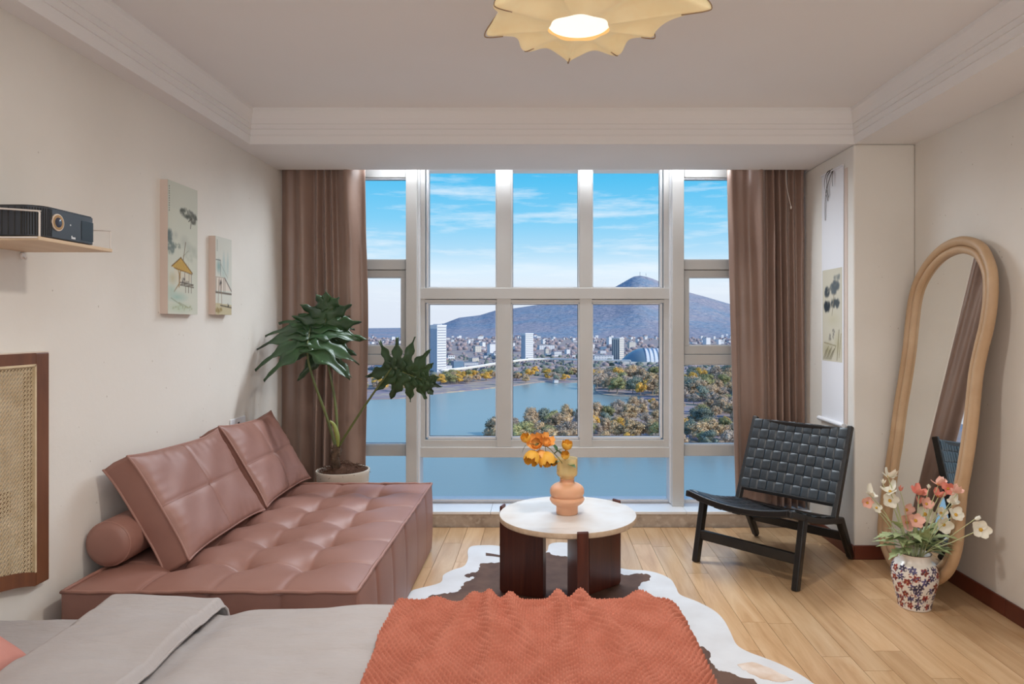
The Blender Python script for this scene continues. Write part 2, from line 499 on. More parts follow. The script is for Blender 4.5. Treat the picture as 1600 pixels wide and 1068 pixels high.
cornice('trim_3', (XA, YB, 0), (XA, DB, 0), (-1, 0, 0))
bb = lambda nm, *a: bevel(struct(nm, MB().box(*a), M['baseboard']), .004)
for k, (y0, y1) in enumerate(((YB, 1.6), (1.602, 3.30), (3.302, DB - .014))):
    bb('baseboard_right', XR - .014, XR, y0, y1, 0, .085)
bb('baseboard_pillar', XA, XR - .014, DB - .014, DB, 0, .085)
bb('baseboard_alcove', XA - .014, XA, DB - .014, YS - .002, 0, .085)
bb('baseboard_left', XL, XL + .014, YB, YS - .002, 0, .085)
# window sill: stone step with a white marble slab
sl = struct('window_sill', MB().box(XL, XA, YS + .012, 5.12, -.02, SILL - .02), M['sill_face'])
for k, (x0, x1) in enumerate(((XL, -.36), (-.358, 1.005), (1.007, XA))):
    bevel(struct('marble_slab', MB().box(x0, x1, YS, 5.12, SILL - .02, SILL), M['sill_top'], sl), .003)

# ------------------------------------------------------------------ the window
win = bpy.data.objects.new('window_1', None); COL.objects.link(win); win['kind'] = 'structure'
YF = 4.965
wx = lambda px, D=YF: (px - VX) / F * D
wz = lambda py, D=YF: H - (py - VY) / F * D
def bar(name, x0, x1, y0, y1, d0=YF, d1=5.06, m='frame', D=None):
    D = D or d0
    o = struct(name, MB().box(wx(x0, D), wx(x1, D), d0, d1, max(SILL, wz(y1, D)), min(2.56, wz(y0, D))), M[m], win)
    return bevel(o, .004, 2)
TOP = 240
# two main posts, proud of the rest
for a, b in ((634, 651.5), (1050.5, 1069)):
    bar('post', a, b, TOP, 800, 4.885, 5.08)
    if a < 800: bar('post_cover', 651.5, 656, TOP, 786, 4.93, 5.08, 'bead')
    else: bar('post_cover', 1046.5, 1050.5, TOP, 786, 4.93, 5.08, 'bead')
# central section
bar('stile', 652, 664, TOP, 698)
bar('stile', 1037, 1051, TOP, 698)
for a, b in ((776, 798.5), (905.5, 925)):
    bar('mullion', a, b, TOP, 698, 4.955)
bar('transom', 652, 1051, 449.5, 467, 4.95)
bar('transom', 652, 1051, 467.8, 473, 4.969)
bar('bottom_rail', 652, 1051, 687, 698, 4.968)
bar('transom', 652, 1051, 698.5, 714.5, 4.945)
def pane(x0, x1, y0, y1, bead=2.4, lit=True):
    """glass pane with its four beads, pixel rectangle at the frame's front"""
    mb = MB().box(wx(x0 - 4), wx(x1 + 4), YG, YG + .006, wz(y1 + 4), wz(y0 - 4))
    pn = struct('pane', mb, M['glass'], win)
    X0, X1, Z1, Z0 = wx(x0), wx(x1), wz(y0), wz(y1)
    t = bead * .00466
    for (a, b, c, d) in ((X0 - t, X0 + t * .4, Z0, Z1), (X1 - t * .4, X1 + t, Z0, Z1), (X0, X1, Z0 - t, Z0 + t * .4), (X0, X1, Z1 - t * .4, Z1 + t)):
        struct('bead', MB().box(a, b, YF + .018, YG - .004, c, d), M['bead'], pn)  # beads whiter than the frame: its lit inner edges put into colour
    t *= .9
    for (a, b, c, d) in ((X0 - t, X0 + t * .75, Z0, Z1), (X1 - t * .75, X1 + t, Z0, Z1), (X0, X1, Z0 - t, Z0 + t * .75), (X0, X1, Z1 - t * .75, Z1 + t)):
        struct('gasket', MB().box(a, b, YG - .004, YG - .0005, c, d), M['gasket'], pn)
for a, b in ((668, 775), (799.5, 904.5), (926, 1033)):
    pane(a, b, TOP + 4, 449)
    pane(a, b, 474, 684)
pane(657, 1047.5, 714.5, 784, .5)
# side sections
for s in (0, 1):
    e = (440, 634) if s == 0 else (1069, 1254)
    bar('head_rail', e[0], e[1], TOP, 277)
    bar('transom', e[0], e[1], 405.5, 421)
    bar('transom', e[0], e[1], 421.8, 432.5, 4.975)
    bar('transom', e[0], e[1], 540, 553, 4.975)
    bar('transom', e[0], e[1], 553.8, 569)
    bar('transom', e[0], e[1], 695, 712)
    if s == 0: bar('sash_stile', 626, 634, 432, 540, 4.975)
    else: bar('sash_stile', 1069, 1077, 432, 540, 4.975)
    pane(e[0], e[1], 278.5, 405, 1.2)
    pane(e[0] if s == 0 else 1077, 626 if s == 0 else e[1], 433, 539, 1.0)
    pane(e[0], e[1], 570, 694, 1.0)
    pane(e[0], e[1], 712.5, 786, .5)
struct('threshold', MB().box(XL, XA, 5.0, 5.1, SILL, SILL + .022), M['sill_top'], win)

# ------------------------------------------------------------------ the view: lake, shore, town, mountain
EYE = 65.0
ZG = H - EYE                                   # lake level
def G(px, py, up=0.0):
    D = (EYE - up) * F / (py - VY)
    return Vector(((px - VX) / F * D, D, ZG + up))

def fbm(n, seed):
    """tileless value noise on an n x n grid, for hills"""
    r = np.random.RandomState(seed); out = np.zeros((n, n)); amp = 1.0
    for k in (4, 8, 16, 32, 64):
        g_ = r.rand(k + 1, k + 1); x = np.linspace(0, k - 1e-6, n); i = x.astype(int); t = x - i; t = t * t * (3 - 2 * t)
        a = g_[i][:, i] * (1 - t)[None, :] + g_[i][:, i + 1] * t[None, :]
        b = g_[i + 1][:, i] * (1 - t)[None, :] + g_[i + 1][:, i + 1] * t[None, :]
        out += amp * (a * (1 - t)[:, None] + b * t[:, None]); amp *= .5
    return out / out.max()

lake_m = mat('lake_water', srgb(148, 160, 156), .26, spec=.16)
bump(lake_m, 1.0, .25, .25, vec=coords(lake_m, (.12, .35, 1)), detail=3)
mottle(lake_m, srgb(150, 166, 164), .004, .35, .65, detail=3)
lake = struct('lake', MB().add([(-2500, 40, ZG), (2500, 40, ZG), (2500, 2600, ZG), (-2500, 2600, ZG)], [(0, 1, 2, 3)]), lake_m)

shore = [(300, 632), (480, 626), (574, 624), (634, 622), (675, 616), (735, 610), (776, 605.7), (800, 603), (846, 597), (872, 598), (905, 597), (929, 597), (931, 611),
         (950, 618), (997, 620), (1003, 626), (975, 633), (935, 642), (900, 650), (850, 659), (812, 668), (765, 680), (734, 688), (740, 698), (800, 705), (900, 709), (1040, 710), (1180, 709), (1500, 708)]
out2 = [G(*p).xy for p in shore]
out2 = [Vector((p[0], p[1])) for p in spline([(a.x, a.y, 0) for a in out2], 5)]
out2 += [Vector((2600, 345)), Vector((3600, 2600)), Vector((3600, 3500)), Vector((-3600, 3500)), Vector((-3600, 2200)), Vector((-1500, 560))]
ground_m = mottle(mottle(mat('shore_ground', srgb(178, 158, 146), .95, spec=.1), srgb(156, 142, 150), .02, .4, .6), srgb(196, 176, 152), .09, .5, .65)
struct('shore_land', polyplate(out2, ZG - 1, ZG + .8, 'shore_land'), ground_m)

# mountain: ridge traced as heights, spurs running down to the town
ridge_px = [(300, 517), (480, 516), (575, 512.5), (626, 512), (671, 507.5), (694, 505), (717, 496), (750, 492), (776, 484), (798, 482), (846, 475), (880, 470), (905, 466), (935, 457), (958, 449.5),
            (975, 440), (990, 431.5), (1000, 430), (1009, 431.5), (1020, 435), (1032, 440), (1050, 447), (1077, 456.5), (1105, 464), (1135, 473), (1200, 488), (1300, 498), (1500, 505)]
YR, YM0, YM1 = 5200.0, 3250.0, 5900.0
rx_ = np.array([(p[0] - VX) / F * YR for p in ridge_px]); rz_ = np.array([EYE + (VY - p[1]) / F * YR for p in ridge_px])
NX, NY = 300, 120
nz = fbm(320, 7)
def mtn(u, v):
    X = -3300 + 6900 * u; Y = YM0 + (YM1 - YM0) * v
    Xr = X * YR / Y if Y < YR else X
    r = float(np.interp(Xr, rx_, rz_))
    n = float(nz[int(v * 150) + 20, int(u * 300)])
    if Y <= YR:
        s = (Y - YM0) / (YR - YM0); sh = s ** 1.25
        h = r * sh + (n - .5) * 190 * (s * (1 - s)) * 2.2 * (.4 + r / 420)
        h = min(h, (r - EYE) * Y / YR + EYE - 4 * (1 - s)) if s < .98 else h
    else:
        h = r * (1 - ((Y - YR) / (YM1 - YR)) ** 1.0)
    return (X, Y, ZG + max(h, .5))
mm = mat('hazed_wooded_mountain', srgb(160, 156, 166), 1.0, spec=.0)  # pale bluish tones: haze of distance put into the base colour
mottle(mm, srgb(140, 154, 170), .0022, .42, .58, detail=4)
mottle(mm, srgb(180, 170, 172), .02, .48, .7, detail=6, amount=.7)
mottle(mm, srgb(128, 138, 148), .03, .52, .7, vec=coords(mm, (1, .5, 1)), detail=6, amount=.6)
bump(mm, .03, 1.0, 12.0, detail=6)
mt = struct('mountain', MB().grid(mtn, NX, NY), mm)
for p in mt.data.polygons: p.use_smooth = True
pk = P(1000, 430, YR)
struct('summit_mast', MB().tube([pk + Vector((0, 0, -6)), pk + Vector((0, 0, 26))], 1.6, 6).tube([pk + Vector((45, 0, -4)), pk + Vector((45, 0, 16))], 1.4, 6), mat('mast_grey', srgb(150, 150, 160), .6), mt)

# ---- trees
def crown_mesh(name, seed, m, n_leaf, blobs, leaf=.056, flat=.9, core=True):
    r = random.Random(seed); mb = MB()
    bl = []
    for k in range(blobs):
        a = r.random() * 6.283; q = r.random() ** .5 * .34; z = .32 + r.random() * .5
        rad = .11 + .09 * r.random()
        if z > .68: q *= .5
        bl.append((Vector((q * math.cos(a), q * math.sin(a), z)), rad))
    if core:
        for c, rad in bl:
            mb.ball(c, rad * .62, rad * .62, rad * .62 * flat, 7, 5)
    for k in range(n_leaf):
        c, rad = bl[r.randrange(len(bl))]
        d = Vector((r.gauss(0, 1), r.gauss(0, 1), r.gauss(.25, 1))).normalized()
        p = c + d * rad * (.55 + .65 * r.random())
        t = Vector((r.gauss(0, 1), r.gauss(0, 1), r.gauss(0, .7))).normalized(); s2 = t.cross(d + Vector((.01, .02, .03))).normalized()
        l = leaf * (.5 + r.random())
        mb.add([p - t * l * .5, p + s2 * l * .32, p + t * l * .5, p - s2 * l * .32], [(0, 1, 2, 3)])
    me = mb.mesh(name); me.materials.append(m)
    return me
def trunk_mesh(name, seed, m, bare=False):
    r = random.Random(seed); mb = MB()
    mb.tube([(0, 0, -.03), (.01, 0, .2), (0, .01, .5)], [.028, .022, .012], 6)
    for k in range(9 if bare else 5):
        a = r.random() * 6.283; z = .2 + .25 * r.random(); l = .22 + .2 * r.random()
        e = Vector((math.cos(a) * l * .75, math.sin(a) * l * .75, z + l * (.8 + .5 * r.random())))
        mb.tube([(0, 0, z), Vector((0, 0, z)).lerp(e, .5) + Vector((0, 0, .03)), e], [.012, .008, .004], 5)
    me = mb.mesh(name); me.materials.append(m)
    return me
def tm(name, a, b):
    m = mat(name, srgb(*a), 1.0, spec=.05)
    mottle(m, srgb(*b), 5, .4, .62, detail=5)
    oi = nd(m, 'ShaderNodeObjectInfo'); hs = nd(m, 'ShaderNodeHueSaturation'); mr = nd(m, 'ShaderNodeMapRange'); mr.inputs[3].default_value = .82; mr.inputs[4].default_value = 1.18
    b_ = bsdf(m); src = b_.inputs['Base Color'].links[0].from_socket
    lk(m, oi.outputs['Random'], mr.inputs[0]); lk(m, mr.outputs[0], hs.inputs['Value']); lk(m, src, hs.inputs['Color']); lk(m, hs.outputs[0], b_.inputs['Base Color'])
    return m
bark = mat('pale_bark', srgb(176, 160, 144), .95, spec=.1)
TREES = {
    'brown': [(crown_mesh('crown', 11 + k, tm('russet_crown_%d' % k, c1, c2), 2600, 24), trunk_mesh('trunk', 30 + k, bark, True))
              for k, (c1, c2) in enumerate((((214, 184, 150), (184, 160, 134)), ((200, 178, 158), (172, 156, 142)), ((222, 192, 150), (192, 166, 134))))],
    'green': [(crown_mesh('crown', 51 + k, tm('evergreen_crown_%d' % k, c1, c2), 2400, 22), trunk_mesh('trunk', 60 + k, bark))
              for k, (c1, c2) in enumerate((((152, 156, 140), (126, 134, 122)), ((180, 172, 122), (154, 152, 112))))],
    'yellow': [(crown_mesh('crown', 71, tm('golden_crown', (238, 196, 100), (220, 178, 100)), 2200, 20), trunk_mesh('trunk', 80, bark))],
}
TL = {'brown': ('autumn_tree', 'russet brown autumn tree'), 'green': ('evergreen_tree', 'dark green evergreen tree'), 'yellow': ('golden_tree', 'golden yellow autumn tree')}
def tree(kind, p, h, w, where, group, r):
    cm, tk = TREES[kind][r.randrange(len(TREES[kind]))]
    nm, lb = TL[kind]
    e = thing(nm, lb + ' ' + where, 'tree', p, lb + 's ' + where, local=True)
    e.scale = (h * w, h * w, h); e.rotation_euler = (0, 0, r.random() * 6.283)
    for n_, me in (('crown', cm), ('trunk', tk)):
        o = bpy.data.objects.new(n_, me); COL.objects.link(o); o.parent = e
    return e
r = random.Random(21)
def pick(r, wts): 
    t = r.random()
    for k, w in wts:
        t -= w
        if t <= 0: return k
    return wts[0][0]
# near wooded spit
def y_back(x): return float(np.interp(x, [735, 765, 812, 850, 900, 935, 975, 1003, 1250], [690, 683, 672, 664, 656, 648, 640, 634, 628]))
pts = []
tries = 0
while len(pts) < 118 and tries < 6000:
    tries += 1
    x = r.uniform(748, 1185); y0 = y_back(x); y = y0 + (706 - y0) * r.random()
    g_ = G(x, y)
    if all((g_.x - q[0].x) ** 2 + ((g_.y - q[0].y) * .8) ** 2 > 6.2 ** 2 for q in pts):
        pts.append((g_, x, y))
for g_, x, y in pts:
    k = pick(r, [('brown', .74), ('green', .16), ('yellow', .10)])
    if x < 775: k = 'yellow' if x < 762 else 'brown'
    h = r.uniform(8.5, 13.5) * (.45 if x < 775 else (1.1 if x < 860 and y > 668 else 1))
    if k == 'yellow': h *= .75
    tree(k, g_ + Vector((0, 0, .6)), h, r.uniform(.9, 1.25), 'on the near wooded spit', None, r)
# far wooded bank on the right
def y_front(x): return float(np.interp(x, [929, 950, 997, 1040, 1120, 1250], [609, 616, 618, 628, 632, 632]))
pts = []; tries = 0
while len(pts) < 105 and tries < 6000:
    tries += 1
    x = r.uniform(931, 1190); y1 = y_front(x); y = 585 + (y1 - 585) * r.random() ** .8
    g_ = G(x, y)
    if all((g_.x - q[0].x) ** 2 + ((g_.y - q[0].y) * .5) ** 2 > 9.0 ** 2 for q in pts):
        pts.append((g_, x, y))
for g_, x, y in pts:
    k = pick(r, [('brown', .70), ('green', .22), ('yellow', .08)])
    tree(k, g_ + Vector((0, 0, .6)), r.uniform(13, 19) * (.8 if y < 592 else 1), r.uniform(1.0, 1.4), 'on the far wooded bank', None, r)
# far shore belt
for k in range(92):
    x = r.uniform(560, 935)
    ys = float(np.interp(x, [p[0] for p in shore[:12]], [p[1] for p in shore[:12]]))
    y = ys - (r.uniform(10, 22) if x < 780 else r.uniform(1, 16))
    if y < 579: y = 579 + r.random() * 8
    kd = pick(r, [('yellow', .34), ('green', .38), ('brown', .28)])
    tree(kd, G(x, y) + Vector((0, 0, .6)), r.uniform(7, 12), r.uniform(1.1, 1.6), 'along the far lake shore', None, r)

# thickets between the town blocks, too many and too small to tell apart
r = random.Random(33)
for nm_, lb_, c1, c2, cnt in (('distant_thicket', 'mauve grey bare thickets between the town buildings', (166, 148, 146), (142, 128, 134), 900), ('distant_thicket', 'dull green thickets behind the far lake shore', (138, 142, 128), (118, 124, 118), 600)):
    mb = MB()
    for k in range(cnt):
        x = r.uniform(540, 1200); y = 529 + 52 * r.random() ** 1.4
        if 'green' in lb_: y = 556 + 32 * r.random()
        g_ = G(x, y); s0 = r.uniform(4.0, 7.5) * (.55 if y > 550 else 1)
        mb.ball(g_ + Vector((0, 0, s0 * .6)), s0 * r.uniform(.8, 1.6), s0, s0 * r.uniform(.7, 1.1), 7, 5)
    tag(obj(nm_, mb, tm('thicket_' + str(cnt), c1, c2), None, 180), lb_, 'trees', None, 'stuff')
# ---- buildings
BM = {'white': mat('white_render', srgb(232, 230, 232), .8), 'cream': mat('cream_render', srgb(222, 212, 200), .8), 'grey': mat('grey_render', srgb(170, 172, 182), .8),
      'pink': mat('pink_render', srgb(206, 176, 164), .8), 'blue': mat('blue_glazing', srgb(124, 152, 178), .3), 'dark': mat('dark_glazing', srgb(92, 104, 122), .3),
      'roof': mat('grey_roof', srgb(150, 152, 164), .8), 'mauve': mat('mauve_roof', srgb(142, 122, 128), .9)}
def block_meshes(nfl, ncolm, wall, glaz, pitched=False):
    """unit block (1 wide, 1 deep, 1 high): walls with parapet, window bands, roof"""
    body = MB().box(-.5, .5, -.5, .5, 0, .96)
    win_ = MB()
    for f_ in range(nfl):
        z0 = (f_ + .35) / nfl * .94; z1 = (f_ + .75) / nfl * .94
        for s in (-1, 1):
            for c in range(ncolm):
                a = -.46 + .92 * (c + .14) / ncolm; b = -.46 + .92 * (c + .86) / ncolm
                win_.box(a, b, min(s * .5, s * .506), max(s * .5, s * .506), z0, z1)
                win_.box(min(s * .5, s * .506), max(s * .5, s * .506), a, b, z0, z1)
    roof = MB()
    if pitched:
        roof.prism([(-.55, .94), (.55, .94), (0, 1.28)], -.54, .54, 'y')
    else:
        roof.box(-.52, .52, -.52, .52, .96, 1.0); roof.box(-.2, .12, -.15, .2, 1.0, 1.07)
    out = []
    for n_, mb, m in (('walls', body, wall), ('windows', win_, glaz), ('roof', roof, None)):
        me = mb.mesh(n_); me.materials.append(m or (BM['mauve'] if pitched else BM['roof'])); out.append((n_, me))
    return out
PROTO = {'house': block_meshes(2, 3, BM['white'], BM['dark'], True), 'row': block_meshes(3, 6, BM['white'], BM['grey']), 'slab': block_meshes(6, 6, BM['cream'], BM['dark']),
         'white_slab': block_meshes(7, 5, BM['white'], BM['grey']), 'pink': block_meshes(4, 8, BM['pink'], BM['dark']), 'glass': block_meshes(6, 8, BM['blue'], BM['dark']), 'mall': block_meshes(2, 8, BM['grey'], BM['white'])}
def building(name, label, cat, proto, px, py, wpx, hpx, rot=.6, dep=1.0, group=None):
    g_ = G(px, py); k = g_.y / F
    e = thing(name, label, cat, g_ + Vector((0, 0, .5)), group, local=True)
    w = wpx * k / (abs(math.cos(rot)) + dep * abs(math.sin(rot)))
    e.scale = (w, w * dep, hpx * k); e.rotation_euler = (0, 0, rot)
    for n_, me in PROTO[proto]:
        o = bpy.data.objects.new(n_, me); COL.objects.link(o); o.parent = e
    return e
r = random.Random(5)
for k in range(125):
    x = r.uniform(560, 1150); y = 527.5 + 10.5 * r.random() ** 1.3
    if 664 < x < 698 or 985 < x < 1045 and y > 536: continue
    w = r.uniform(3.5, 9) * (1 + (y - 528) * .05); h = r.uniform(2.2, 4.6)
    pr = r.choice(['house', 'house', 'row', 'white_slab'])
    if pr == 'white_slab': h *= 1.5; w *= .7
    building('town_house', 'small white building in the town at the foot of the mountain', 'building', pr, x, y, w, h, r.uniform(.2, 1.2), r.uniform(.5, .9), 'white town buildings under the mountain')
for k in range(60):
    x = r.uniform(560, 1035); y = 541 + 24 * r.random()
    if 664 < x < 700 or 805 < x < 842 or 950 < x < 984 or (x > 965 and y > 552): continue
    pr = r.choice(['row', 'slab', 'mall', 'white_slab', 'house', 'glass'])
    w = r.uniform(7, 17); h = r.uniform(3.5, 8.5) * (1.4 if pr in ('slab', 'white_slab') else 1)
    building('city_block', 'low pale city block between the elevated road and the town', 'building', pr, x, y, w, h, r.uniform(.2, 1.1), r.uniform(.5, .9), 'pale city blocks beyond the elevated road')
spec = [('office_block', 'pink brick block at the edge of the left curtain', 'pink', 588, 592, 36, 11, .25, .5), ('apartment_block', 'tall white apartment block above the far left shore', 'white_slab', 612, 590, 16, 20, .5, .8),
        ('apartment_block', 'grey apartment block beside the main window post', 'slab', 630, 590, 14, 15, .5, .8), ('apartment_block', 'white block with flat roof near the philodendron leaf', 'row', 598, 579, 26, 8, .3, .6),
        ('office_block', 'white podium block beside the tall blue and white tower', 'white_slab', 698, 580, 17, 9, .4, .8), ('office_block', 'dark glazed block right of the tall blue and white tower', 'glass', 714, 578, 20, 14, .5, .9),
        ('office_block', 'long grey hall beside the dark glazed block', 'mall', 735, 575, 26, 9, .3, .6), ('office_block', 'white twin block below the mountain in the lower left pane', 'white_slab', 768, 553, 14, 16, .7, .7),
        ('office_block', 'wide white hotel block beside the middle tower', 'row', 853, 546, 27, 7, .3, .5), ('apartment_block', 'slim white block behind the third tower', 'white_slab', 952, 541, 9, 15, .7, .8),
        ('office_block', 'white hall left of the domed arena', 'row', 942, 565, 32, 10, .15, .5), ('apartment_block', 'slim white block right of the third tower', 'white_slab', 990, 545, 6, 10, .6, .8),
        ('apartment_block', 'white high block in the right side pane', 'white_slab', 1104, 541, 12, 14, .6, .8), ('apartment_block', 'white high block beside the right curtain', 'white_slab', 1123, 541, 7, 11, .6, .8)]
for nm, lb, pr, x, y, w, h, rot, dep in spec:
    building(nm, lb, 'building', pr, x, y, w, h, rot, dep)

def tower(label, xl, xm, xr_, ytop, ybase, left_m, right_m, nb):
    """high-rise seen corner on: a shaded left face and a lit right face"""
    g_ = G((xl + xr_) / 2, ybase); k = g_.y / F; h = (ybase - ytop) * k
    e = thing('tower', label, 'building', g_, None)
    C0 = Vector((0, 0, g_.z)); dy = 12.0
    A = Vector((g_.x - (xm - xl) * k - (xr_ + xl - 2 * xm) * k / 2, 0, 0))
    xs = [(xl - VX) * k, (xm - VX) * k, (xr_ - VX) * k]
    wl, wr = xs[1] - xs[0], xs[2] - xs[1]
    pl, pm_, pr_ = Vector((xs[0], g_.y + wl, 0)), Vector((xs[1], g_.y, 0)), Vector((xs[2], g_.y + wr, 0)); pb = pl + pr_ - pm_
    z0, z1 = g_.z, g_.z + h
    body = MB(); q = [pl, pm_, pr_, pb]
    body.prism([(p.x, p.y) for p in q], z0, z1, 'z')
    obj('walls', body, right_m, e)
    def face(a, b, name, m, bands, vertical):
        d = (b - a); n_ = Vector((d.y, -d.x, 0)).normalized() * .35
        if vertical:
            for i in range(bands):
                s0, s1 = (i + .25) / bands, (i + .7) / bands
                mb = MB(); c = [a + d * s0, a + d * s1]
                mb.prism([(c[0].x, c[0].y), (c[0].x + n_.x, c[0].y + n_.y), (c[1].x + n_.x, c[1].y + n_.y), (c[1].x, c[1].y)], z0 + h * .04, z1 - h * .05, 'z')
                obj(name, mb, m, e)
        else:
            for i in range(bands):
                s0, s1 = z0 + h * (i + .3) / bands, z0 + h * (i + .72) / bands
                c = [a + d * .05, a + d * .95]
                mb = MB(); mb.prism([(c[0].x, c[0].y), (c[0].x + n_.x, c[0].y + n_.y), (c[1].x + n_.x, c[1].y + n_.y), (c[1].x, c[1].y)], s0, s1, 'z')
                obj(name, mb, m, e)
    face(pl, pm_, 'glazing_strip', left_m, 4, True)
    face(pm_, pr_, 'window_band', BM['grey'], nb, False)
    ctr = (pl + pr_) / 2
    obj('roof_cap', MB().prism([(p.x + (p.x - ctr.x) * .06, p.y + (p.y - ctr.y) * .06) for p in q], z1, z1 + h * .03, 'z'), BM['white'], e)
    obj('plant_room', MB().box(ctr.x - wl * .4, ctr.x + wl * .4, ctr.y - wl * .4, ctr.y + wl * .4, z1, z1 + h * .05), BM['grey'], e)
    return e
tower('tall tower with a blue glass face and a white face by the left post', 668, 683, 695.5, 509.5, 583, BM['blue'], BM['white'], 18)
tower('slim white tower with a shaded grey side in the middle pane', 814, 821, 833, 521.5, 563, BM['blue'], BM['white'], 14)
tower('white tower with a grey side beside the domed arena', 957, 968, 976, 528.5, 564, BM['dark'], BM['cream'], 12)

# elevated road
er = thing('elevated_road', 'white elevated road curving behind the trees of the far shore', 'road', G(820, 566))
rp = spline([G(a, b, 9) for a, b in ((690, 579), (720, 576), (746, 572.5), (776, 567.5), (800, 564.5), (822, 562), (850, 561), (880, 561.5), (910, 562.5), (950, 563), (985, 563.5))], 6)
mb = MB()
for i in range(len(rp) - 1): mb.beam(rp[i], rp[i + 1] + (rp[i + 1] - rp[i]) * .05, 9, 1.3)
obj('deck', mb, BM['cream'], er)
mb = MB()
for i in range(len(rp) - 1):
    for s in (-4.4, 4.4): mb.beam(rp[i] + Vector((0, s, 1.1)), rp[i + 1] + Vector((0, s, 1.1)), .3, 1.0)
obj('parapet', mb, BM['white'], er)
for i in range(0, len(rp), 3):
    p = rp[i]; obj('pier', MB().tube([(p.x, p.y, ZG), (p.x, p.y, p.z)], 1.1, 8), BM['grey'], er)
# arena with a glass apse and a ribbed barrel roof
ar = thing('domed_arena', 'arena with a dark glass shell and white ribbed barrel roof', 'building', G(1008, 570))
g_ = G(1008, 570); k = g_.y / F
def vault(x0, x1, hh, taper):
    def fn(u, v):
        X = x0 + (x1 - x0) * u; s = taper(u); a = math.pi * v
        return (g_.x + X * k, g_.y + 34 * s - 34 * s * math.cos(a) - 34 * s + 30, ZG + hh * k * s * math.sin(a))
    return fn
obj('glass_shell', MB().grid(vault(-38, 3, 25, lambda u: math.sin(min(1, u * 1.05) * math.pi / 2) ** .8 + .001), 24, 16), mat('arena_glass', srgb(112, 134, 150), .25), ar, 180)
obj('barrel_roof', MB().grid(vault(2, 42, 25, lambda u: 1), 12, 20), BM['white'], ar, 180)
for i in range(7):
    x0 = 2 + i * 6.5
    fn = vault(x0, x0 + .8, 26, lambda u: 1)
    obj('roof_rib', MB().tube([fn(0, j / 16) for j in range(17)], .7, 6), BM['grey'], ar)
obj('base_wall', MB().box(g_.x - 36 * k, g_.x + 42 * k, g_.y - 6, g_.y + 60, ZG, ZG + 5), BM['cream'], ar)
# lakeside pavilions among the trees
r = random.Random(9)
for x, y, lb in ((868, 598.5, 'small white boathouse on the far lake shore'), (862, 590, 'low grey roofed pavilion behind the boathouse'), (1128, 640, 'grey roofed pavilion among trees by the right curtain'), (905, 700, 'white hut under trees beside the middle mullion'),
                 (1020, 704, 'white hut under trees in the lower right pane'), (1085, 605, 'white walled villa among trees in the right pane')):
    building('pavilion', lb, 'building', 'house', x, y, 9 if y < 650 else 12, 5 if y < 650 else 7, r.uniform(.2, .9), .7)

# ------------------------------------------------------------------ sofa
SX0, SX1, SY0, SY1, SZ = -1.79, -.692, 2.544, 4.285, .413
sofa = thing('daybed_sofa', 'tufted brown leather daybed sofa standing along the left wall', 'sofa', ((SX0 + SX1) / 2, (SY0 + SY1) / 2, 0))
TXS = [SX1 - .287, SX1 - .287 - .268, SX1 - .287 - .536]
TYS = [2.855, 3.152, 3.449, 3.746, 4.043]
def seat_z(x, y):
    ex = min(x - SX0, SX1 - x); ey = min(y - SY0, SY1 - y); e = min(ex, ey)
    z = SZ + .016 * (1 - math.exp(-e / .05))
    dn = min(math.hypot(x - a, y - b) for a in TXS for b in TYS)
    z -= .060 * math.exp(-(dn / .058) ** 1.15)
    dx = min(abs(x - a) for a in TXS); dy = min(abs(y - b) for b in TYS)
    z -= (.006 * math.exp(-(dx / .009)) + .005 * math.exp(-(dx / .05))) * min(1, ex / .1)
    z -= (.006 * math.exp(-(dy / .009)) + .005 * math.exp(-(dy / .05))) * min(1, ey / .1)
    return z
nu, nv = 120, 190
mb = MB().grid(lambda u, v: (SX0 + (SX1 - SX0) * u, SY0 + (SY1 - SY0) * v, seat_z(SX0 + (SX1 - SX0) * u, SY0 + (SY1 - SY0) * v)), nu, nv)
seat_o = obj('seat_top', mb, M['leather'], sofa, 180)
for a in TXS: obj('seam', MB().tube([(a, y, seat_z(a, y) + .0005) for y in np.linspace(SY0 + .004, SY1 - .004, 150)], .0017, 5), M['piping'], seat_o, 180)
for b in TYS: obj('seam', MB().tube([(x, b, seat_z(x, b) + .0005) for x in np.linspace(SX0 + .004, SX1 - .004, 110)], .0017, 5), M['piping'], seat_o, 180)
def side(a, b, nrm, seams, name):
    a, b, nrm = Vector(a), Vector(b), Vector(nrm); L = (b - a).length
    def fn(u, v):
        p = a.lerp(b, u); z = .012 + (SZ - .012) * v
        d = .012 * math.sin(math.pi * min(1, v * 1.0)) ** .6
        ds = min([abs(u * L - s) for s in seams] or [9])
        d -= .009 * math.exp(-ds / .012) * (v ** .5)
        d -= .006 * math.exp(-(ds / .05)) * v
        d *= min(1, u * L / .03, (1 - u) * L / .03) ** .5
        p = p + nrm * d; p.z = z
        return p
    return obj(name, MB().grid(fn, 150, 12), M['leather'], sofa, 180)
side((SX1, SY0, 0), (SX1, SY1, 0), (1, 0, 0), [t - SY0 for t in TYS], 'side_panel')
side((SX0, SY0, 0), (SX1, SY0, 0), (0, -1, 0), [t - SX0 for t in TXS], 'front_panel')
side((SX1, SY1, 0), (SX0, SY1, 0), (0, 1, 0), [SX1 - t for t in TXS], 'back_panel')
side((SX0, SY1, 0), (SX0, SY0, 0), (-1, 0, 0), [], 'side_panel')
obj('base_board', MB().box(SX0 + .02, SX1 - .02, SY0 + .02, SY1 - .02, 0, .03), M['blackwood'], sofa)
r = random.Random(2)
rim = []
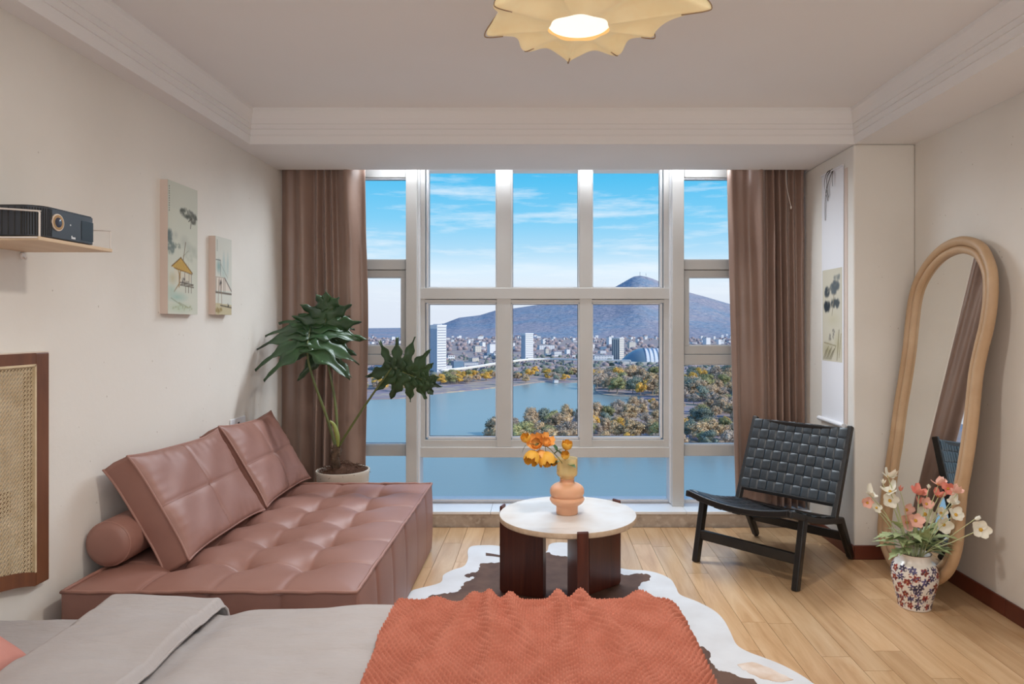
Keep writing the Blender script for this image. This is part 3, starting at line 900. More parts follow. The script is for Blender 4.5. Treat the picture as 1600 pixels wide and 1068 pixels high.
for a, b, n_ in (((SX0, SY0), (SX1, SY0), 30), ((SX1, SY0), (SX1, SY1), 44), ((SX1, SY1), (SX0, SY1), 30), ((SX0, SY1), (SX0, SY0), 44)):
    for i in range(n_):
        t = i / n_
        w = (1 if 0 < i else 0)
        rim.append((a[0] + (b[0] - a[0]) * t + w * r.uniform(-.002, .002), a[1] + (b[1] - a[1]) * t + w * r.uniform(-.002, .002), SZ + .003 + w * r.uniform(-.003, .002)))
obj('piping', MB().tube(rim, .0075, 8, closed=True), M['piping'], sofa, 180)

def cushion(name, label, y0, y1, xb, zb, xt, zt, thick, seed):
    V = Vector((xt - xb, 0, zt - zb)); hgt = V.length; V.normalize()
    U = Vector((0, 1, 0)); Nn = Vector((V.z, 0, -V.x))
    c0 = Vector((xb, y0, zb)); W = y1 - y0
    e = thing(name, label, 'cushion', (xb - .05, (y0 + y1) / 2, zb))
    r = random.Random(seed)
    ph = [r.uniform(0, 6.28) for _ in range(6)]
    def warp(u, v):
        # corners drawn out a little, edges sucked in
        a, b = 2 * u - 1, 2 * v - 1
        du = -.022 * (1 - b ** 4) * a * abs(a); dv = -.020 * (1 - a ** 4) * b * abs(b)
        dv += .006 * math.sin(5 * u + ph[0]) * (v if v > .5 else 0)
        return u * W + du, v * hgt + dv
    def puff(u, v):
        a, b = 2 * u - 1, 2 * v - 1
        q = max(0, (1 - a ** 4)) ** .5 * max(0, (1 - b ** 4)) ** .5
        z = .042 * q
        su, sv = abs(u - .5) * W, abs(v - .5) * hgt
        z -= .007 * q * (math.exp(-su / .008) + math.exp(-sv / .008)) + .006 * q * (math.exp(-su / .05) + math.exp(-sv / .05))
        z += .005 * math.sin(9 * u + 7 * v + ph[1]) * q + .003 * math.sin(19 * u - 13 * v + ph[2]) * q + .004 * math.sin(31 * u * v + ph[5]) * q * abs(a * b)
        # small puckers near the edge
        eb = min(u, 1 - u) * W; ev = min(v, 1 - v) * hgt
        z += .003 * math.sin(70 * v + ph[3]) * math.exp(-eb / .04) * q + .003 * math.sin(80 * u + ph[4]) * math.exp(-ev / .04) * q
        return z
    def front(u, v):
        a, b = warp(u, v)
        return c0 + U * a + V * b + Nn * puff(u, v)
    def back(u, v):
        a, b = warp(u, v)
        return c0 + U * a + V * b - Nn * (thick + puff(u, v) * .5)
    fco = obj('front_cover', MB().grid(front, 70, 50), M['leather'], e, 180)
    obj('back_cover', MB().grid(lambda u, v: back(1 - u, v), 30, 24), M['leather'], e, 180)
    loop = [(i / 40, 0) for i in range(40)] + [(1, i / 30) for i in range(30)] + [(1 - i / 40, 1) for i in range(40)] + [(0, 1 - i / 30) for i in range(30)]
    ff = [front(*p) for p in loop]; bb_ = [back(*p) for p in loop]; n = len(loop)
    mid = [(ff[i] + bb_[i]) / 2 + ((ff[i] + bb_[i]) / 2 - (front(.5, .5) + back(.5, .5)) / 2).normalized() * (.006 + .003 * math.sin(i * .7)) for i in range(n)]
    mb = MB().add(ff + mid + bb_, [(k * n + i, (k + 1) * n + i, (k + 1) * n + (i + 1) % n, k * n + (i + 1) % n) for k in (0, 1) for i in range(n)])
    obj('gusset', mb, M['leather'], e, 180)
    obj('seam', MB().tube([front(.5, t) + Nn * .0004 for t in np.linspace(0, 1, 50)], .0016, 5), M['piping'], fco, 180)
    obj('seam', MB().tube([front(t, .5) + Nn * .0004 for t in np.linspace(0, 1, 70)], .0016, 5), M['piping'], fco, 180)
    obj('piping', MB().tube(ff, .0055, 6, closed=True), M['piping'], e, 180)
    obj('piping', MB().tube(bb_, .0055, 6, closed=True), M['piping'], e, 180)
    return e
cushion('back_cushion', 'brown leather back cushion on the sofa, nearer the bed', 2.838, 3.615, -1.468, .432, -1.722, .862, .115, 1)
cushion('back_cushion', 'brown leather back cushion on the sofa, nearer the curtain', 3.665, 4.36, -1.478, .432, -1.732, .862, .115, 4)
bo = thing('bolster', 'round brown leather bolster lying behind the sofa cushions', 'bolster', (-1.752, 3.5, .418))
bp = [(.02, -.012), (.066, -.008), (.083, 0), (.092, .02), (.094, .06), (.094, 1.34), (.092, 1.38), (.083, 1.4), (.05, 1.408), (.01, 1.41)]
mb = MB(); mb.M = Matrix.Translation((-1.763, 2.765, .521)) @ Matrix.Rotation(-math.pi / 2, 4, 'X')
mb.lathe(bp, 40); obj('cover', mb, M['leather'], bo, 60)
mb = MB(); mb.M = Matrix.Translation((-1.763, 2.775, .521)) @ Matrix.Rotation(-math.pi / 2, 4, 'X')
mb.tube([(.088 * math.cos(a / 40 * 6.2832), .088 * math.sin(a / 40 * 6.2832), .003) for a in range(40)], .005, 6, closed=True); obj('piping', mb, M['piping'], bo, 180)
sk = thing('wall_socket', 'white socket plate on the left wall just above a sofa cushion', 'socket', (XL, 4.0, .85))
bevel(obj('plate', MB().box(XL, XL + .010, 4.06, 4.26, .762, .846), M['socket'], sk), .003)
obj('slot', MB().box(XL + .010, XL + .0115, 4.15, 4.17, .80, .82), M['gasket'], sk)

# ------------------------------------------------------------------ coffee table
TC, TR, TZ = Vector((.131, 3.49, 0)), .35, .45
RUG = .006
tb = thing('coffee_table', 'round coffee table with pale stone top and dark red panel legs', 'table', (TC.x, TC.y, RUG))
obj('table_top', MB().lathe([(TR - .004, TZ - .026), (TR, TZ - .022), (TR, TZ - .004), (TR - .003, TZ)], 96, TC, cap1=False), M['travertine_edge'], tb, 40)
obj('stone_face', MB().lathe([(TR - .003, TZ), (.2, TZ + .0002), (.01, TZ + .0004)], 96, TC, cap0=False), M['travertine'], tb)
for an in (40, 161, 279):
    a = math.radians(an); d = Vector((math.cos(a), math.sin(a), 0)); s = Vector((-d.y, d.x, 0))
    r0, r1, zt, rc = .125, TR + .016, TZ + .012, .022
    # panel outline (radial, height) with a notch for the top and rounded outer corners
    pts_ = [(r0, RUG), (r1 - rc, RUG)] + [(r1 - rc + rc * math.sin(t), RUG + rc - rc * math.cos(t)) for t in np.linspace(.2, 1.57, 6)]
    pts_ += [(r1 - .008 + .008 * math.cos(t), zt - .008 + .008 * math.sin(t)) for t in np.linspace(0, 1.57, 5)] + [(TR + .001, zt), (TR + .001, TZ - .027), (r0, TZ - .027)]
    th = .027
    v = [TC + d * p[0] + s * th * q + Vector((0, 0, p[1])) for q in (-1, 1) for p in pts_]
    n = len(pts_)
    mb = MB().add(v, [tuple(range(n)), tuple(range(2 * n - 1, n - 1, -1))] + [(i, i + n, (i + 1) % n + n, (i + 1) % n) for i in range(n)])
    o = obj('panel_leg', mb, M['redwood'], tb)
    bm = bmesh.new(); bm.from_mesh(o.data); bmesh.ops.recalc_face_normals(bm, faces=bm.faces); bm.to_mesh(o.data); bm.free()
    bevel(o, .005, 3, 50)

# glass vase on it
VC = Vector((.1275, 3.485, TZ + .001))
va = thing('glass_vase', 'frosted peach glass vase with bulging rings on the coffee table', 'vase', VC)
body = [(.052, 0), (.055, .004), (.055, .036), (.060, .043), (.078, .055), (.087, .068), (.088, .076), (.083, .085), (.078, .0885), (.082, .094), (.087, .105), (.0865, .122), (.079, .137), (.062, .149),
        (.046, .155), (.037, .160), (.036, .180), (.034, .184)]
inner = [(.031, .184), (.033, .160), (.058, .146), (.08, .12), (.076, .075), (.05, .045), (.048, .01), (.005, .008)]
pb_ = spline([(a, b, 0) for a, b in body], 3)
obj('body', MB().lathe([(p.x, p.y) for p in pb_] + inner, 64, VC, cap1=True), M['peach'], va, 180)
obj('cup_neck', MB().lathe([(.0365, .178), (.040, .188), (.050, .194), (.0535, .204), (.0535, .280), (.0525, .282), (.0505, .280), (.0505, .206), (.047, .199), (.037, .193), (.034, .181)], 64, VC, cap0=False, cap1=False), M['cup'], va, 180)

def petal_mesh(name, m, L=1.0, W=.8, cup=.5, n=6, tipw=.9):
    def fn(u, v):
        a = (u - .5) * 2; t = v
        w = W * (math.sin(math.pi * min(1, t * .82 + .06)) ** .8) * .5
        z = cup * t * t + .18 * cup * a * a
        return (t * L * (1 - .08 * a * a), a * w, z)
    me = MB().grid(fn, n, n).mesh(name); me.materials.append(m)
    for p in me.polygons: p.use_smooth = True
    return me
def orient(axis, roll=0.0):
    return Vector(axis).normalized().to_track_quat('Z', 'Y').to_matrix().to_4x4() @ Matrix.Rotation(roll, 4, 'Z')
def place(name, me, parent, mtx):
    """mesh data placed by world matrix under a thing whose children live in world space"""
    o = bpy.data.objects.new(name, me); COL.objects.link(o); o.parent = parent
    o.matrix_parent_inverse = parent.matrix_basis.inverted(); o.matrix_basis = mtx
    return o
sepal_me = MB().lathe([(.01, -.04), (.16, .0), (.30, .10), (.26, .14), (.02, .06)], 10).mesh('calyx'); sepal_me.materials.append(M['green_leaf'])
def leaf_card(name, m, L, W, jag=0, bend=.2, n=10):
    """pointed leaf along +X, up is +Z"""
    def fn(u, v):
        a = (v - .5) * 2; t = u
        w = W * .5 * math.sin(math.pi * t ** .75) ** .9
        if jag: w *= 1 - .45 * abs(math.sin(math.pi * jag * t))
        return (t * L, a * w, -bend * L * t * t + .25 * abs(a) * w)
    me = MB().grid(fn, n * (3 if jag else 1), 4).mesh(name); me.materials.append(m)
    for p in me.polygons: p.use_smooth = True
    return me
# yellow roses
def bowl_petal(name, m, span, n=7):
    def fn(u, v):
        a = (u - .5) * 2; ph = .15 + v * 2.0
        w = .95 * math.sin(math.pi * min(1, v * .75 + .18)) ** .6
        rr_ = .62 * math.sin(ph) * (1 + .06 * v); th_ = a * w * .85
        lip = .10 * max(0, v - .8) * 5 * (1 - a * a)
        return ((rr_ + lip * .5) * math.cos(th_), rr_ * math.sin(th_), .62 * (1 - math.cos(ph)) + .03 * math.cos(6 * a) * v)
    me = MB().grid(fn, n, n).mesh(name); me.materials.append(m)
    for p in me.polygons: p.use_smooth = True
    return me
rose_p = {'y': (petal_mesh('petal', M['yellow_petal'], 1, 1.15, .95), bowl_petal('petal', M['yellow_petal'], 1)),
          'o': (petal_mesh('petal', M['orange_petal'], 1, 1.15, .95), bowl_petal('petal', M['orange_petal'], 1))}
def bloom(parent, pos, axis, R, kind, tulip=False):
    k = 0
    rr = random.Random(int(pos[0] * 1e4))
    parent = place('bloom', sepal_me, parent, Matrix.Translation(pos) @ orient(axis) @ Matrix.Scale(R * .8, 4))
    for ring, (n_, sc, pm_i) in enumerate(((5, 1.0, 1 if tulip else 0), (5, .82, 1), (3, .6, 1))):
        for i in range(n_):
            mtx = Matrix.Translation(pos) @ orient(axis, 6.283 * i / n_ + ring * .6 + rr.uniform(-.15, .15)) @ Matrix.Diagonal((R * sc, R * sc, R * sc * (1.0 if not tulip else 1.1), 1))
            place('petal', rose_p[kind][pm_i], parent, mtx)
def rose_stem(label, pts_, blooms, leaves):
    e = thing('rose_stem', label, 'flower', pts_[0])
    sp = spline(pts_, 6)
    obj('stem', MB().tube(sp, .0022, 6), M['thin_stem'], e, 180)
    for p, ax, R, kd, tl, joint in blooms:
        p = Vector(p)
        if joint is not None:
            j = Vector(joint); mid = (j + p) / 2 + Vector((0, 0, .012))
            obj('stalk', MB().tube(spline([j, mid, p], 5), .0016, 6), M['thin_stem'], e, 180)
        bloom(e, p, ax, R, kd, tl)
    for p, d, L, W in leaves:
        d = Vector(d).normalized()
        q = d.to_track_quat('X', 'Z').to_matrix().to_4x4()
        place('leaf', leaf_card('leaf', M['green_leaf'], L, W, 0, .15), e, Matrix.Translation(p) @ q)
    return e
PV = lambda x, y, D=3.48: P(800 + x / 6.677, 660 + y / 6.677, D)
b0 = VC + Vector((.004, -.002, .03))
rose_stem('yellow and orange rose spray drooping to one side of the peach vase', [b0, VC + Vector((-.005, -.02, .19)), PV(520, 420, 3.44), PV(440, 320, 3.42), PV(360, 250, 3.42), PV(230, 225, 3.42), PV(150, 215, 3.42)],
          [(PV(160, 195, 3.42), (-.3, -.5, .75), 0.039, 'y', True, None), (PV(265, 232, 3.43), (-.2, -.7, .5), 0.047, 'o', False, None), (PV(335, 225, 3.44), (.4, -.5, .7), 0.044, 'o', False, None),
           (PV(235, 300, 3.40), (-.3, -.6, -.65), 0.062, 'y', True, PV(255, 240, 3.42)), (PV(290, 285, 3.43), (.1, -.5, -.8), 0.060, 'o', True, PV(300, 240, 3.42)),
           (PV(350, 300, 3.42), (.15, -.4, -.9), 0.068, 'y', True, PV(345, 255, 3.42)), (PV(420, 370, 3.45), (.1, -.7, -.4), 0.036, 'y', True, PV(420, 320, 3.43))],
          [(PV(440, 330, 3.43), (.55, -.2, .55), .05, .04), (PV(150, 225, 3.42), (-.5, 0, -.75), .055, .016), (PV(500, 400, 3.43), (-.75, -.4, -.1), .055, .045)])
rose_stem('short rose stem with two yellow blooms upright in the peach vase', [b0 + Vector((.004, .006, 0)), VC + Vector((.008, -.015, .19)), PV(560, 430, 3.45), PV(540, 330, 3.45), PV(560, 285, 3.45)],
          [(PV(565, 282, 3.45), (.15, -.3, 1), 0.043, 'y', True, None), (PV(560, 372, 3.43), (-.1, -.5, .8), 0.034, 'y', True, PV(556, 420, 3.45))],
          [(PV(575, 430, 3.44), (.75, -.4, -.15), .052, .05), (PV(510, 330, 3.44), (-.5, -.3, .6), .05, .04), (PV(470, 300, 3.47), (-.3, .1, .6), .05, .045)])

# ------------------------------------------------------------------ cowhide rug
def fl_pt(px, py): 
    D = H * F / (py - VY)
    return ((px - VX) / F * D, D, 0)
out_px = [(638.7, 929), (645, 923), (657, 919.5), (688, 911), (693, 899), (708, 891), (725, 885), (731, 874), (731, 861), (737, 854), (755, 852.5), (775, 853), (800, 858), (830, 863), (853, 863), (858, 852), (868, 848.5), (885, 848.5), (905, 853), (925, 866), (950, 882),
          (978, 890), (1008, 892), (1030, 897), (1048, 906), (1056, 918), (1063, 930), (1090, 941), (1116, 955), (1131, 970), (1141, 988), (1151, 1008), (1168, 1019), (1192, 1028), (1222, 1040), (1250, 1055), (1268, 1067)]
hid = [(1.09, 2.58), (.92, 2.52), (.62, 2.56), (.3, 2.50), (-.05, 2.56), (-.35, 2.66), (-.55, 2.90), (-.52, 3.15), (-.62, 3.35), (-.70, 3.50)]
loop = [fl_pt(*p) for p in out_px] + [(a, b, 0) for a, b in hid]
loop = spline(loop, 5, closed=True)
rug = thing('cowhide_rug', 'brown and white cowhide rug lying under the coffee table', 'rug', (.1, 3.3, 0))
obj('hide', polyplate(loop, 0.0005, RUG - .001, 'hide'), M['hide'], rug)
r = random.Random(8)
br_px = [(666, 940), (672, 932), (700, 928), (714, 926), (722, 917), (729, 910), (740, 906), (742, 902), (732, 903), (727, 900), (736, 896), (745, 893), (750, 886), (752, 881), (772, 880), (800, 880), (836, 876), (845, 868), (856, 864), (864, 868), (880, 870), (900, 872), (925, 880),
         (955, 893), (978, 900), (990, 897), (1004, 897), (1015, 900), (1014, 907), (1002, 912), (997, 922), (1003, 929), (1001, 936), (1022, 944), (1032, 953)]
br = [Vector(fl_pt(*p)) for p in br_px] + [Vector(q) for q in ((.49, 3.22, 0), (.55, 3.0, 0), (.62, 2.86, 0), (.5, 2.72, 0), (.2, 2.66, 0), (-.1, 2.75, 0), (-.3, 2.95, 0), (-.38, 3.2, 0), (-.5, 3.42, 0))]
sp = spline(br, 5, closed=True)
sp = [p + Vector((r.uniform(-.006, .006), r.uniform(-.010, .010), 0)) for p in sp]
obj('brown_patch', polyplate(sp, RUG - .001, RUG, 'brown_patch'), M['hide_brown'], rug)
p2 = [Vector(fl_pt(*p)) for p in ((1090, 1012), (1104, 1016), (1110, 1024), (1109, 1033), (1116, 1042), (1124, 1050), (1140, 1052), (1158, 1060), (1180, 1066))] + [Vector((.8, 2.58, 0)), Vector((.62, 2.59, 0)), Vector((.60, 2.85, 0))]
sp = [p + Vector((r.uniform(-.004, .004), r.uniform(-.006, .006), 0)) for p in spline(p2, 5, closed=True)]
obj('brown_patch', polyplate(sp, RUG - .001, RUG + .0002, 'brown_patch'), M['hide_brown'], rug)
p3 = [Vector(fl_pt(*p)) for p in ((1152, 1040), (1175, 1036), (1200, 1044), (1225, 1056), (1240, 1064), (1215, 1066), (1185, 1060), (1165, 1050))]
obj('tan_patch', polyplate([p + Vector((r.uniform(-.005, .005), r.uniform(-.006, .006), 0)) for p in spline(p3, 4, closed=True)], RUG - .001, RUG, 'tan_patch'), M['hide_tan'], rug)
p4 = [Vector(fl_pt(*p)) for p in ((759, 864.5), (775, 867), (790, 870), (790, 873), (772, 870), (759, 869))]
obj('brown_patch', polyplate(p4, RUG - .001, RUG, 'brown_patch'), M['hide_brown'], rug)

# ------------------------------------------------------------------ woven leather chair
CC = Vector((1.388, 4.093, 0)); CWv = Vector((.69, -.724, 0)).normalized(); CFv = Vector((-CWv.y * -1, 0, 0)); CFv = Vector((CWv.y, -CWv.x, 0))   # width axis, forward axis
def cp(a, b, z): return CC + CWv * a + CFv * b + Vector((0, 0, z))
ch = thing('lounge_chair', 'low black lounge chair with woven leather straps by the right curtain', 'chair', CC)
HW = .31
rail_prof = [(.436, .432), (.40, .425), (.30, .392), (.15, .345), (0, .312), (-.12, .292), (-.22, .275)]
def rail_z(b): return float(np.interp(b, [p[0] for p in rail_prof][::-1], [p[1] for p in rail_prof][::-1]))
def timber(name, pts_, w, th, m='blackwood', bev=.006):
    """bar of rectangular section through points (chair a, b, z), th across the width axis, w in the side plane"""
    mb = MB(); ps = [cp(*p) for p in pts_]; v = []; n = len(ps)
    for i, p in enumerate(ps):
        t = (ps[min(i + 1, n - 1)] - ps[max(i - 1, 0)]).normalized(); u = CWv.cross(t).normalized()
        ww = w[i] if isinstance(w, (list, tuple)) else w
        v += [p + CWv * (s * th / 2) + u * (q * ww / 2) for q in (-1, 1) for s in (-1, 1)]
    f = [(0, 1, 3, 2), tuple((n - 1) * 4 + k for k in (0, 2, 3, 1))]
    for i in range(n - 1):
        a, b = i * 4, (i + 1) * 4
        f += [(a, b, b + 1, a + 1), (a + 2, a + 3, b + 3, b + 2), (a, a + 2, b + 2, b), (a + 1, b + 1, b + 3, a + 3)]
    mb.add(v, f)
    o = obj(name, mb, M[m], ch)
    bm = bmesh.new(); bm.from_mesh(o.data); bmesh.ops.recalc_face_normals(bm, faces=bm.faces); bm.to_mesh(o.data); bm.free()
    return bevel(o, bev, 2, 40)
POST = [(-.125, .285), (-.355, .80)]
for s in (-1, 1):
    timber('leg', [(s * HW, .355, 0), (s * HW, .262, .375)], [.042, .050], .036)
    timber('seat_rail', [(s * HW, b, z - .012) for b, z in rail_prof], .036, .036)
    timber('leg', [(s * HW, -.36, .008), (s * HW, -.345, .03), (s * HW, -.20, .27)], [.030, .044, .058], .036, bev=.010)
    timber('back_post', [(s * HW, -.115, .262), (s * HW, POST[0][0], POST[0][1]), (s * HW, POST[1][0], POST[1][1])], [.04, .042, .036], .032)
def cross(name, b, z, w, h, sag=0):
    n = 12; mb = MB(); v = []
    t = Vector((0, 0, 1))
    for i in range(n + 1):
        a = -HW + 2 * HW * i / n; zz = z - sag * (1 - (a / HW) ** 2)
        v += [cp(a, b + q * w / 2, zz + r_ * h / 2) for r_ in (-1, 1) for q in (-1, 1)]
    f = [(0, 1, 3, 2), tuple(n * 4 + k for k in (0, 2, 3, 1))]
    for i in range(n):
        a, b_ = i * 4, (i + 1) * 4
        f += [(a, b_, b_ + 1, a + 1), (a + 2, a + 3, b_ + 3, b_ + 2), (a, a + 2, b_ + 2, b_), (a + 1, b_ + 1, b_ + 3, a + 3)]
    mb.add(v, f); o = obj(name, mb, M['blackwood'], ch)
    bm = bmesh.new(); bm.from_mesh(o.data); bmesh.ops.recalc_face_normals(bm, faces=bm.faces); bm.to_mesh(o.data); bm.free()
    return bevel(o, .005, 2, 40)
cross('front_stretcher', .318, .158, .026, .058)
cross('rear_stretcher', -.285, .150, .026, .050)
cross('front_rail', .425, .425, .034, .034, .040)
cross('rear_rail', -.19, .270, .034, .03, .01)
cross('top_rail', -.345, .775, .026, .026)
cross('lower_back_rail', -.155, .362, .026, .022)
def weave(S, nu_, nv_, wu, wv, name):
    """S(u, v) -> (point, normal); straps along v at nu_ stations and along u at nv_ stations"""
    amp = .0042
    for kind, cnt, other in (('v', nu_, nv_), ('u', nv_, nu_)):
        for i in range(cnt):
            c = (i + .5) / cnt; hw = .5 / cnt * .93; st = 8 * other; V_ = []; fs = []
            for k in range(st + 1):
                t = k / st
                ph = math.sin(math.pi * t * other + (math.pi if i % 2 else 0))
                off = amp * math.tanh(5 * ph) * (1 if kind == 'v' else -1)
                row = []
                for e_ in (-1, -.8, .8, 1):
                    uv = (c + e_ * hw, t) if kind == 'v' else (t, c + e_ * hw)
                    p, n_ = S(*uv)
                    row.append(p + n_ * (off + (.0012 if abs(e_) < .9 else 0)))
                for e_ in (1, -1):
                    uv = (c + e_ * hw, t) if kind == 'v' else (t, c + e_ * hw)
                    p, n_ = S(*uv); row.append(p + n_ * (off - .0016))
                V_ += row
            for k in range(st):
                a, b = k * 6, (k + 1) * 6
                for q in range(6): fs.append((a + q, a + (q + 1) % 6, b + (q + 1) % 6, b + q))
            fs += [tuple(range(5, -1, -1)), tuple(st * 6 + q for q in range(6))]
            o = obj(name, MB().add(V_, fs), M['strap'], ch, 40)
def S_back(u, v):
    a = -HW + .004 + (2 * HW - .008) * u
    z = .366 + (.790 - .366) * v; b = float(np.interp(z, [POST[0][1], POST[1][1]], [POST[0][0], POST[1][0]])) + .018 - .018 * (1 - (2 * u - 1) ** 2)
    n_ = (CFv * .912 + Vector((0, 0, .41))).normalized()
    return cp(a, b, z), n_
weave(S_back, 11, 7, 0, 0, 'back_strap')
def S_seat(u, v):
    a = -HW - .012 + (2 * HW + .024) * u; b = -.17 + (.43 + .17) * v
    sag = .044 * (1 - (2 * u - 1) ** 2)
    z = rail_z(b) + .012 - sag
    if v > .93: z -= .5 * (v - .93)
    return cp(a, b, z), Vector((0, 0, 1))
weave(S_seat, 11, 10, 0, 0, 'seat_strap')
# ------------------------------------------------------------------ leaning mirror
MK = .045
def mir(px, py):
    D = (2.0 + .1175 * H - MK * 3.65) * F / ((px - VX) + .1175 * (py - VY) - MK * F)
    return D, H - (py - VY) / F * D            # (y, z) on the mirror's plane
MN = Vector((-1, MK, .1175)).normalized()       # facing the room
def MX(y, z, off=0): return Vector((2.0 + .1175 * z + MK * (y - 3.65), y, z)) + MN * off
mo_px = [(1508, 382), (1528, 386), (1543, 398), (1555, 425), (1558.5, 452), (1557, 490), (1551, 528), (1543, 560), (1535, 598), (1530, 646), (1524, 700), (1516, 752), (1510, 786), (1506, 831), (1502, 872), (1492, 904), (1476, 923), (1452, 932),
         (1425, 926), (1402, 906), (1388, 884), (1379, 856), (1377, 830), (1383, 780), (1390, 730), (1395, 700), (1402, 646), (1410, 598), (1416.5, 552), (1420.5, 512), (1425.5, 476), (1434, 448), (1450, 420), (1470, 398), (1490, 386)]
mo = [Vector((*mir(*p), 0)) for p in mo_px]
mo = spline(mo, 6, closed=True)
zmin = min(p.y for p in mo)
mo = [Vector((p.x, p.y - zmin + .004, 0)) for p in mo]
def inset(loop_, d):
    n = len(loop_); out = []
    for i in range(n):
        t = (loop_[(i + 2) % n] - loop_[i - 2]).normalized()
        nn = Vector((-t.y, t.x, 0))
        out.append(loop_[i] + nn * d)
    return out
area = sum(mo[i].x * mo[(i + 1) % len(mo)].y - mo[(i + 1) % len(mo)].x * mo[i].y for i in range(len(mo)))
sg = 1 if area > 0 else -1
mi = thing('floor_mirror', 'wavy edged floor mirror with light wood frame leaning on the right wall', 'mirror', (2.0, 3.65, 0))
def ribtube(name, d, rr_, off):
    c = inset(mo, sg * d)
    obj(name, MB().tube([MX(p.x, p.y, off) for p in c], rr_, 14, closed=True), M['mirrorwood'], mi, 180)
ribtube('outer_frame', .025, .025, .012)
ribtube('inner_frame', .069, .021, .008)
c = inset(mo, sg * .05)
fr = [MX(p.x, p.y, -.016) for p in inset(mo, sg * .02)]
def plate3(loop3, loopb, name, m):
    bm = bmesh.new(); a = [bm.verts.new(p) for p in loop3]; n = len(a)
    bmesh.ops.triangle_fill(bm, use_beauty=True, edges=[bm.edges.new((a[i], a[(i + 1) % n])) for i in range(n)])
    b = [bm.verts.new(p) for p in loopb]
    for i in range(n): bm.faces.new((a[i], a[(i + 1) % n], b[(i + 1) % n], b[i]))
    bmesh.ops.recalc_face_normals(bm, faces=bm.faces)
    me = bpy.data.meshes.new(name); bm.to_mesh(me); bm.free()
    return obj(name, me, m, mi)
ig = inset(mo, sg * .075)
plate3([MX(p.x, p.y, .004) for p in ig], [MX(p.x, p.y, 0) for p in ig], 'mirror_glass', M['mirror'])
plate3([MX(p.x, p.y, -.012) for p in c], [MX(p.x, p.y, .0) for p in c], 'backing_board', M['mirrorwood'])

# ------------------------------------------------------------------ floral vase with anemones
FV = Vector((1.868, 3.425, 0))
fprof = spline([(.070, 0, 0), (.076, .004, 0), (.080, .03, 0), (.092, .08, 0), (.104, .13, 0), (.108, .165, 0), (.106, .195, 0), (.095, .220, 0), (.080, .232, 0), (.074, .242, 0), (.073, .262, 0), (.077, .272, 0)], 8)
nth = 220
pr_ = [(p.x, p.y) for p in fprof] + [(.073, .272), (.069, .262), (.068, .24)]
mb = MB().lathe(pr_, nth, FV, cap1=False)
me = mb.mesh('body')
vase = thing('floral_vase', 'white ceramic vase with blue and red flower print on the floor', 'vase', FV)
o = obj('body', me, attr_mat('printed_ceramic', .22, .5), vase, 180)
# flower print: painted as vertex colour over angle and height
rs = np.random.RandomState(4)
co = np.array([v.co for v in me.vertices]); th = np.arctan2(co[:, 1] - FV.y, co[:, 0] - FV.x); zz = co[:, 2]
s_ = th * .095
base = np.array(srgb(232, 224, 214)[:3]); cols = np.tile(base, (len(co), 1))
def blot(s0, z0, a_, b_, ang, col):
    ds = ((s_ - s0 + math.pi * .095) % (2 * math.pi * .095)) - math.pi * .095
    dz = zz - z0
    u = ds * math.cos(ang) + dz * math.sin(ang); w = -ds * math.sin(ang) + dz * math.cos(ang)
    k = (u / a_) ** 2 + (w / b_) ** 2 < 1
    cols[k & (zz < .226) & (zz > .008)] = np.array(srgb(*col)[:3]) * (1 + .18 * rs.randn())
pal = [(70, 62, 104), (88, 78, 126), (52, 48, 78), (62, 52, 70)]
L = math.pi * .095
placed = []
for k in range(4000):
    s0, z0 = rs.uniform(-L, L), rs.uniform(.012, .216)
    if any(min(abs(s0 - a), 2 * L - abs(s0 - a)) ** 2 + (z0 - b) ** 2 < .030 ** 2 for a, b in placed): continue
    placed.append((s0, z0)); t = rs.rand(); a0 = rs.rand() * 6.28
    if t < .38:
        for q in range(5): blot(s0 + .010 * math.cos(a0 + q * 1.257), z0 + .010 * math.sin(a0 + q * 1.257), .0085, .006, a0 + q * 1.257, (148, 58, 48) if q % 2 else (130, 48, 44))
        blot(s0, z0, .004, .004, 0, (196, 150, 110))
    else:
        for q in range(6): blot(s0 + .011 * math.cos(a0 + q * 1.047), z0 + .011 * math.sin(a0 + q * 1.047), .009, .0045, a0 + q * 1.047, pal[rs.randint(4)])
        blot(s0, z0, .0035, .0035, 0, (206, 196, 190))
    if len(placed) > 75: break
for k in range(330):
    blot(rs.uniform(-L, L), rs.uniform(.010, .222), rs.uniform(.003, .009), rs.uniform(.0014, .0032), rs.rand() * 3.14, pal[rs.randint(4)] if rs.rand() < .75 else (150, 66, 54))
rimk = zz > .270
cols[rimk] = np.array(srgb(120, 96, 80)[:3])
set_cols(me, np.c_[np.clip(cols, 0, 1), np.ones(len(cols))])
PET = {'w': petal_mesh('petal', M['white_petal'], 1, 1.05, .42), 'p': petal_mesh('petal', M['pink_petal'], 1, 1.05, .52), 'c': petal_mesh('petal', M['coral_petal'], 1, 1.05, .6)}
PETC = {'w': petal_mesh('petal', M['white_petal'], 1, 1.0, 1.1), 'p': petal_mesh('petal', M['pink_petal'], 1, 1.0, 1.1), 'c': petal_mesh('petal', M['coral_petal'], 1, 1.0, 1.2)}
cen = MB().ball((0, 0, .12), .24, .24, .16, 10, 6).mesh('flower_centre'); cen.materials.append(M['stamen'])
lf = [leaf_card('leaf', M['pale_leaf'], .13, .07, 4, .35), leaf_card('leaf', M['pale_leaf'], .16, .06, 5, .25)]
colname = {'w': 'white', 'p': 'pink', 'c': 'coral'}
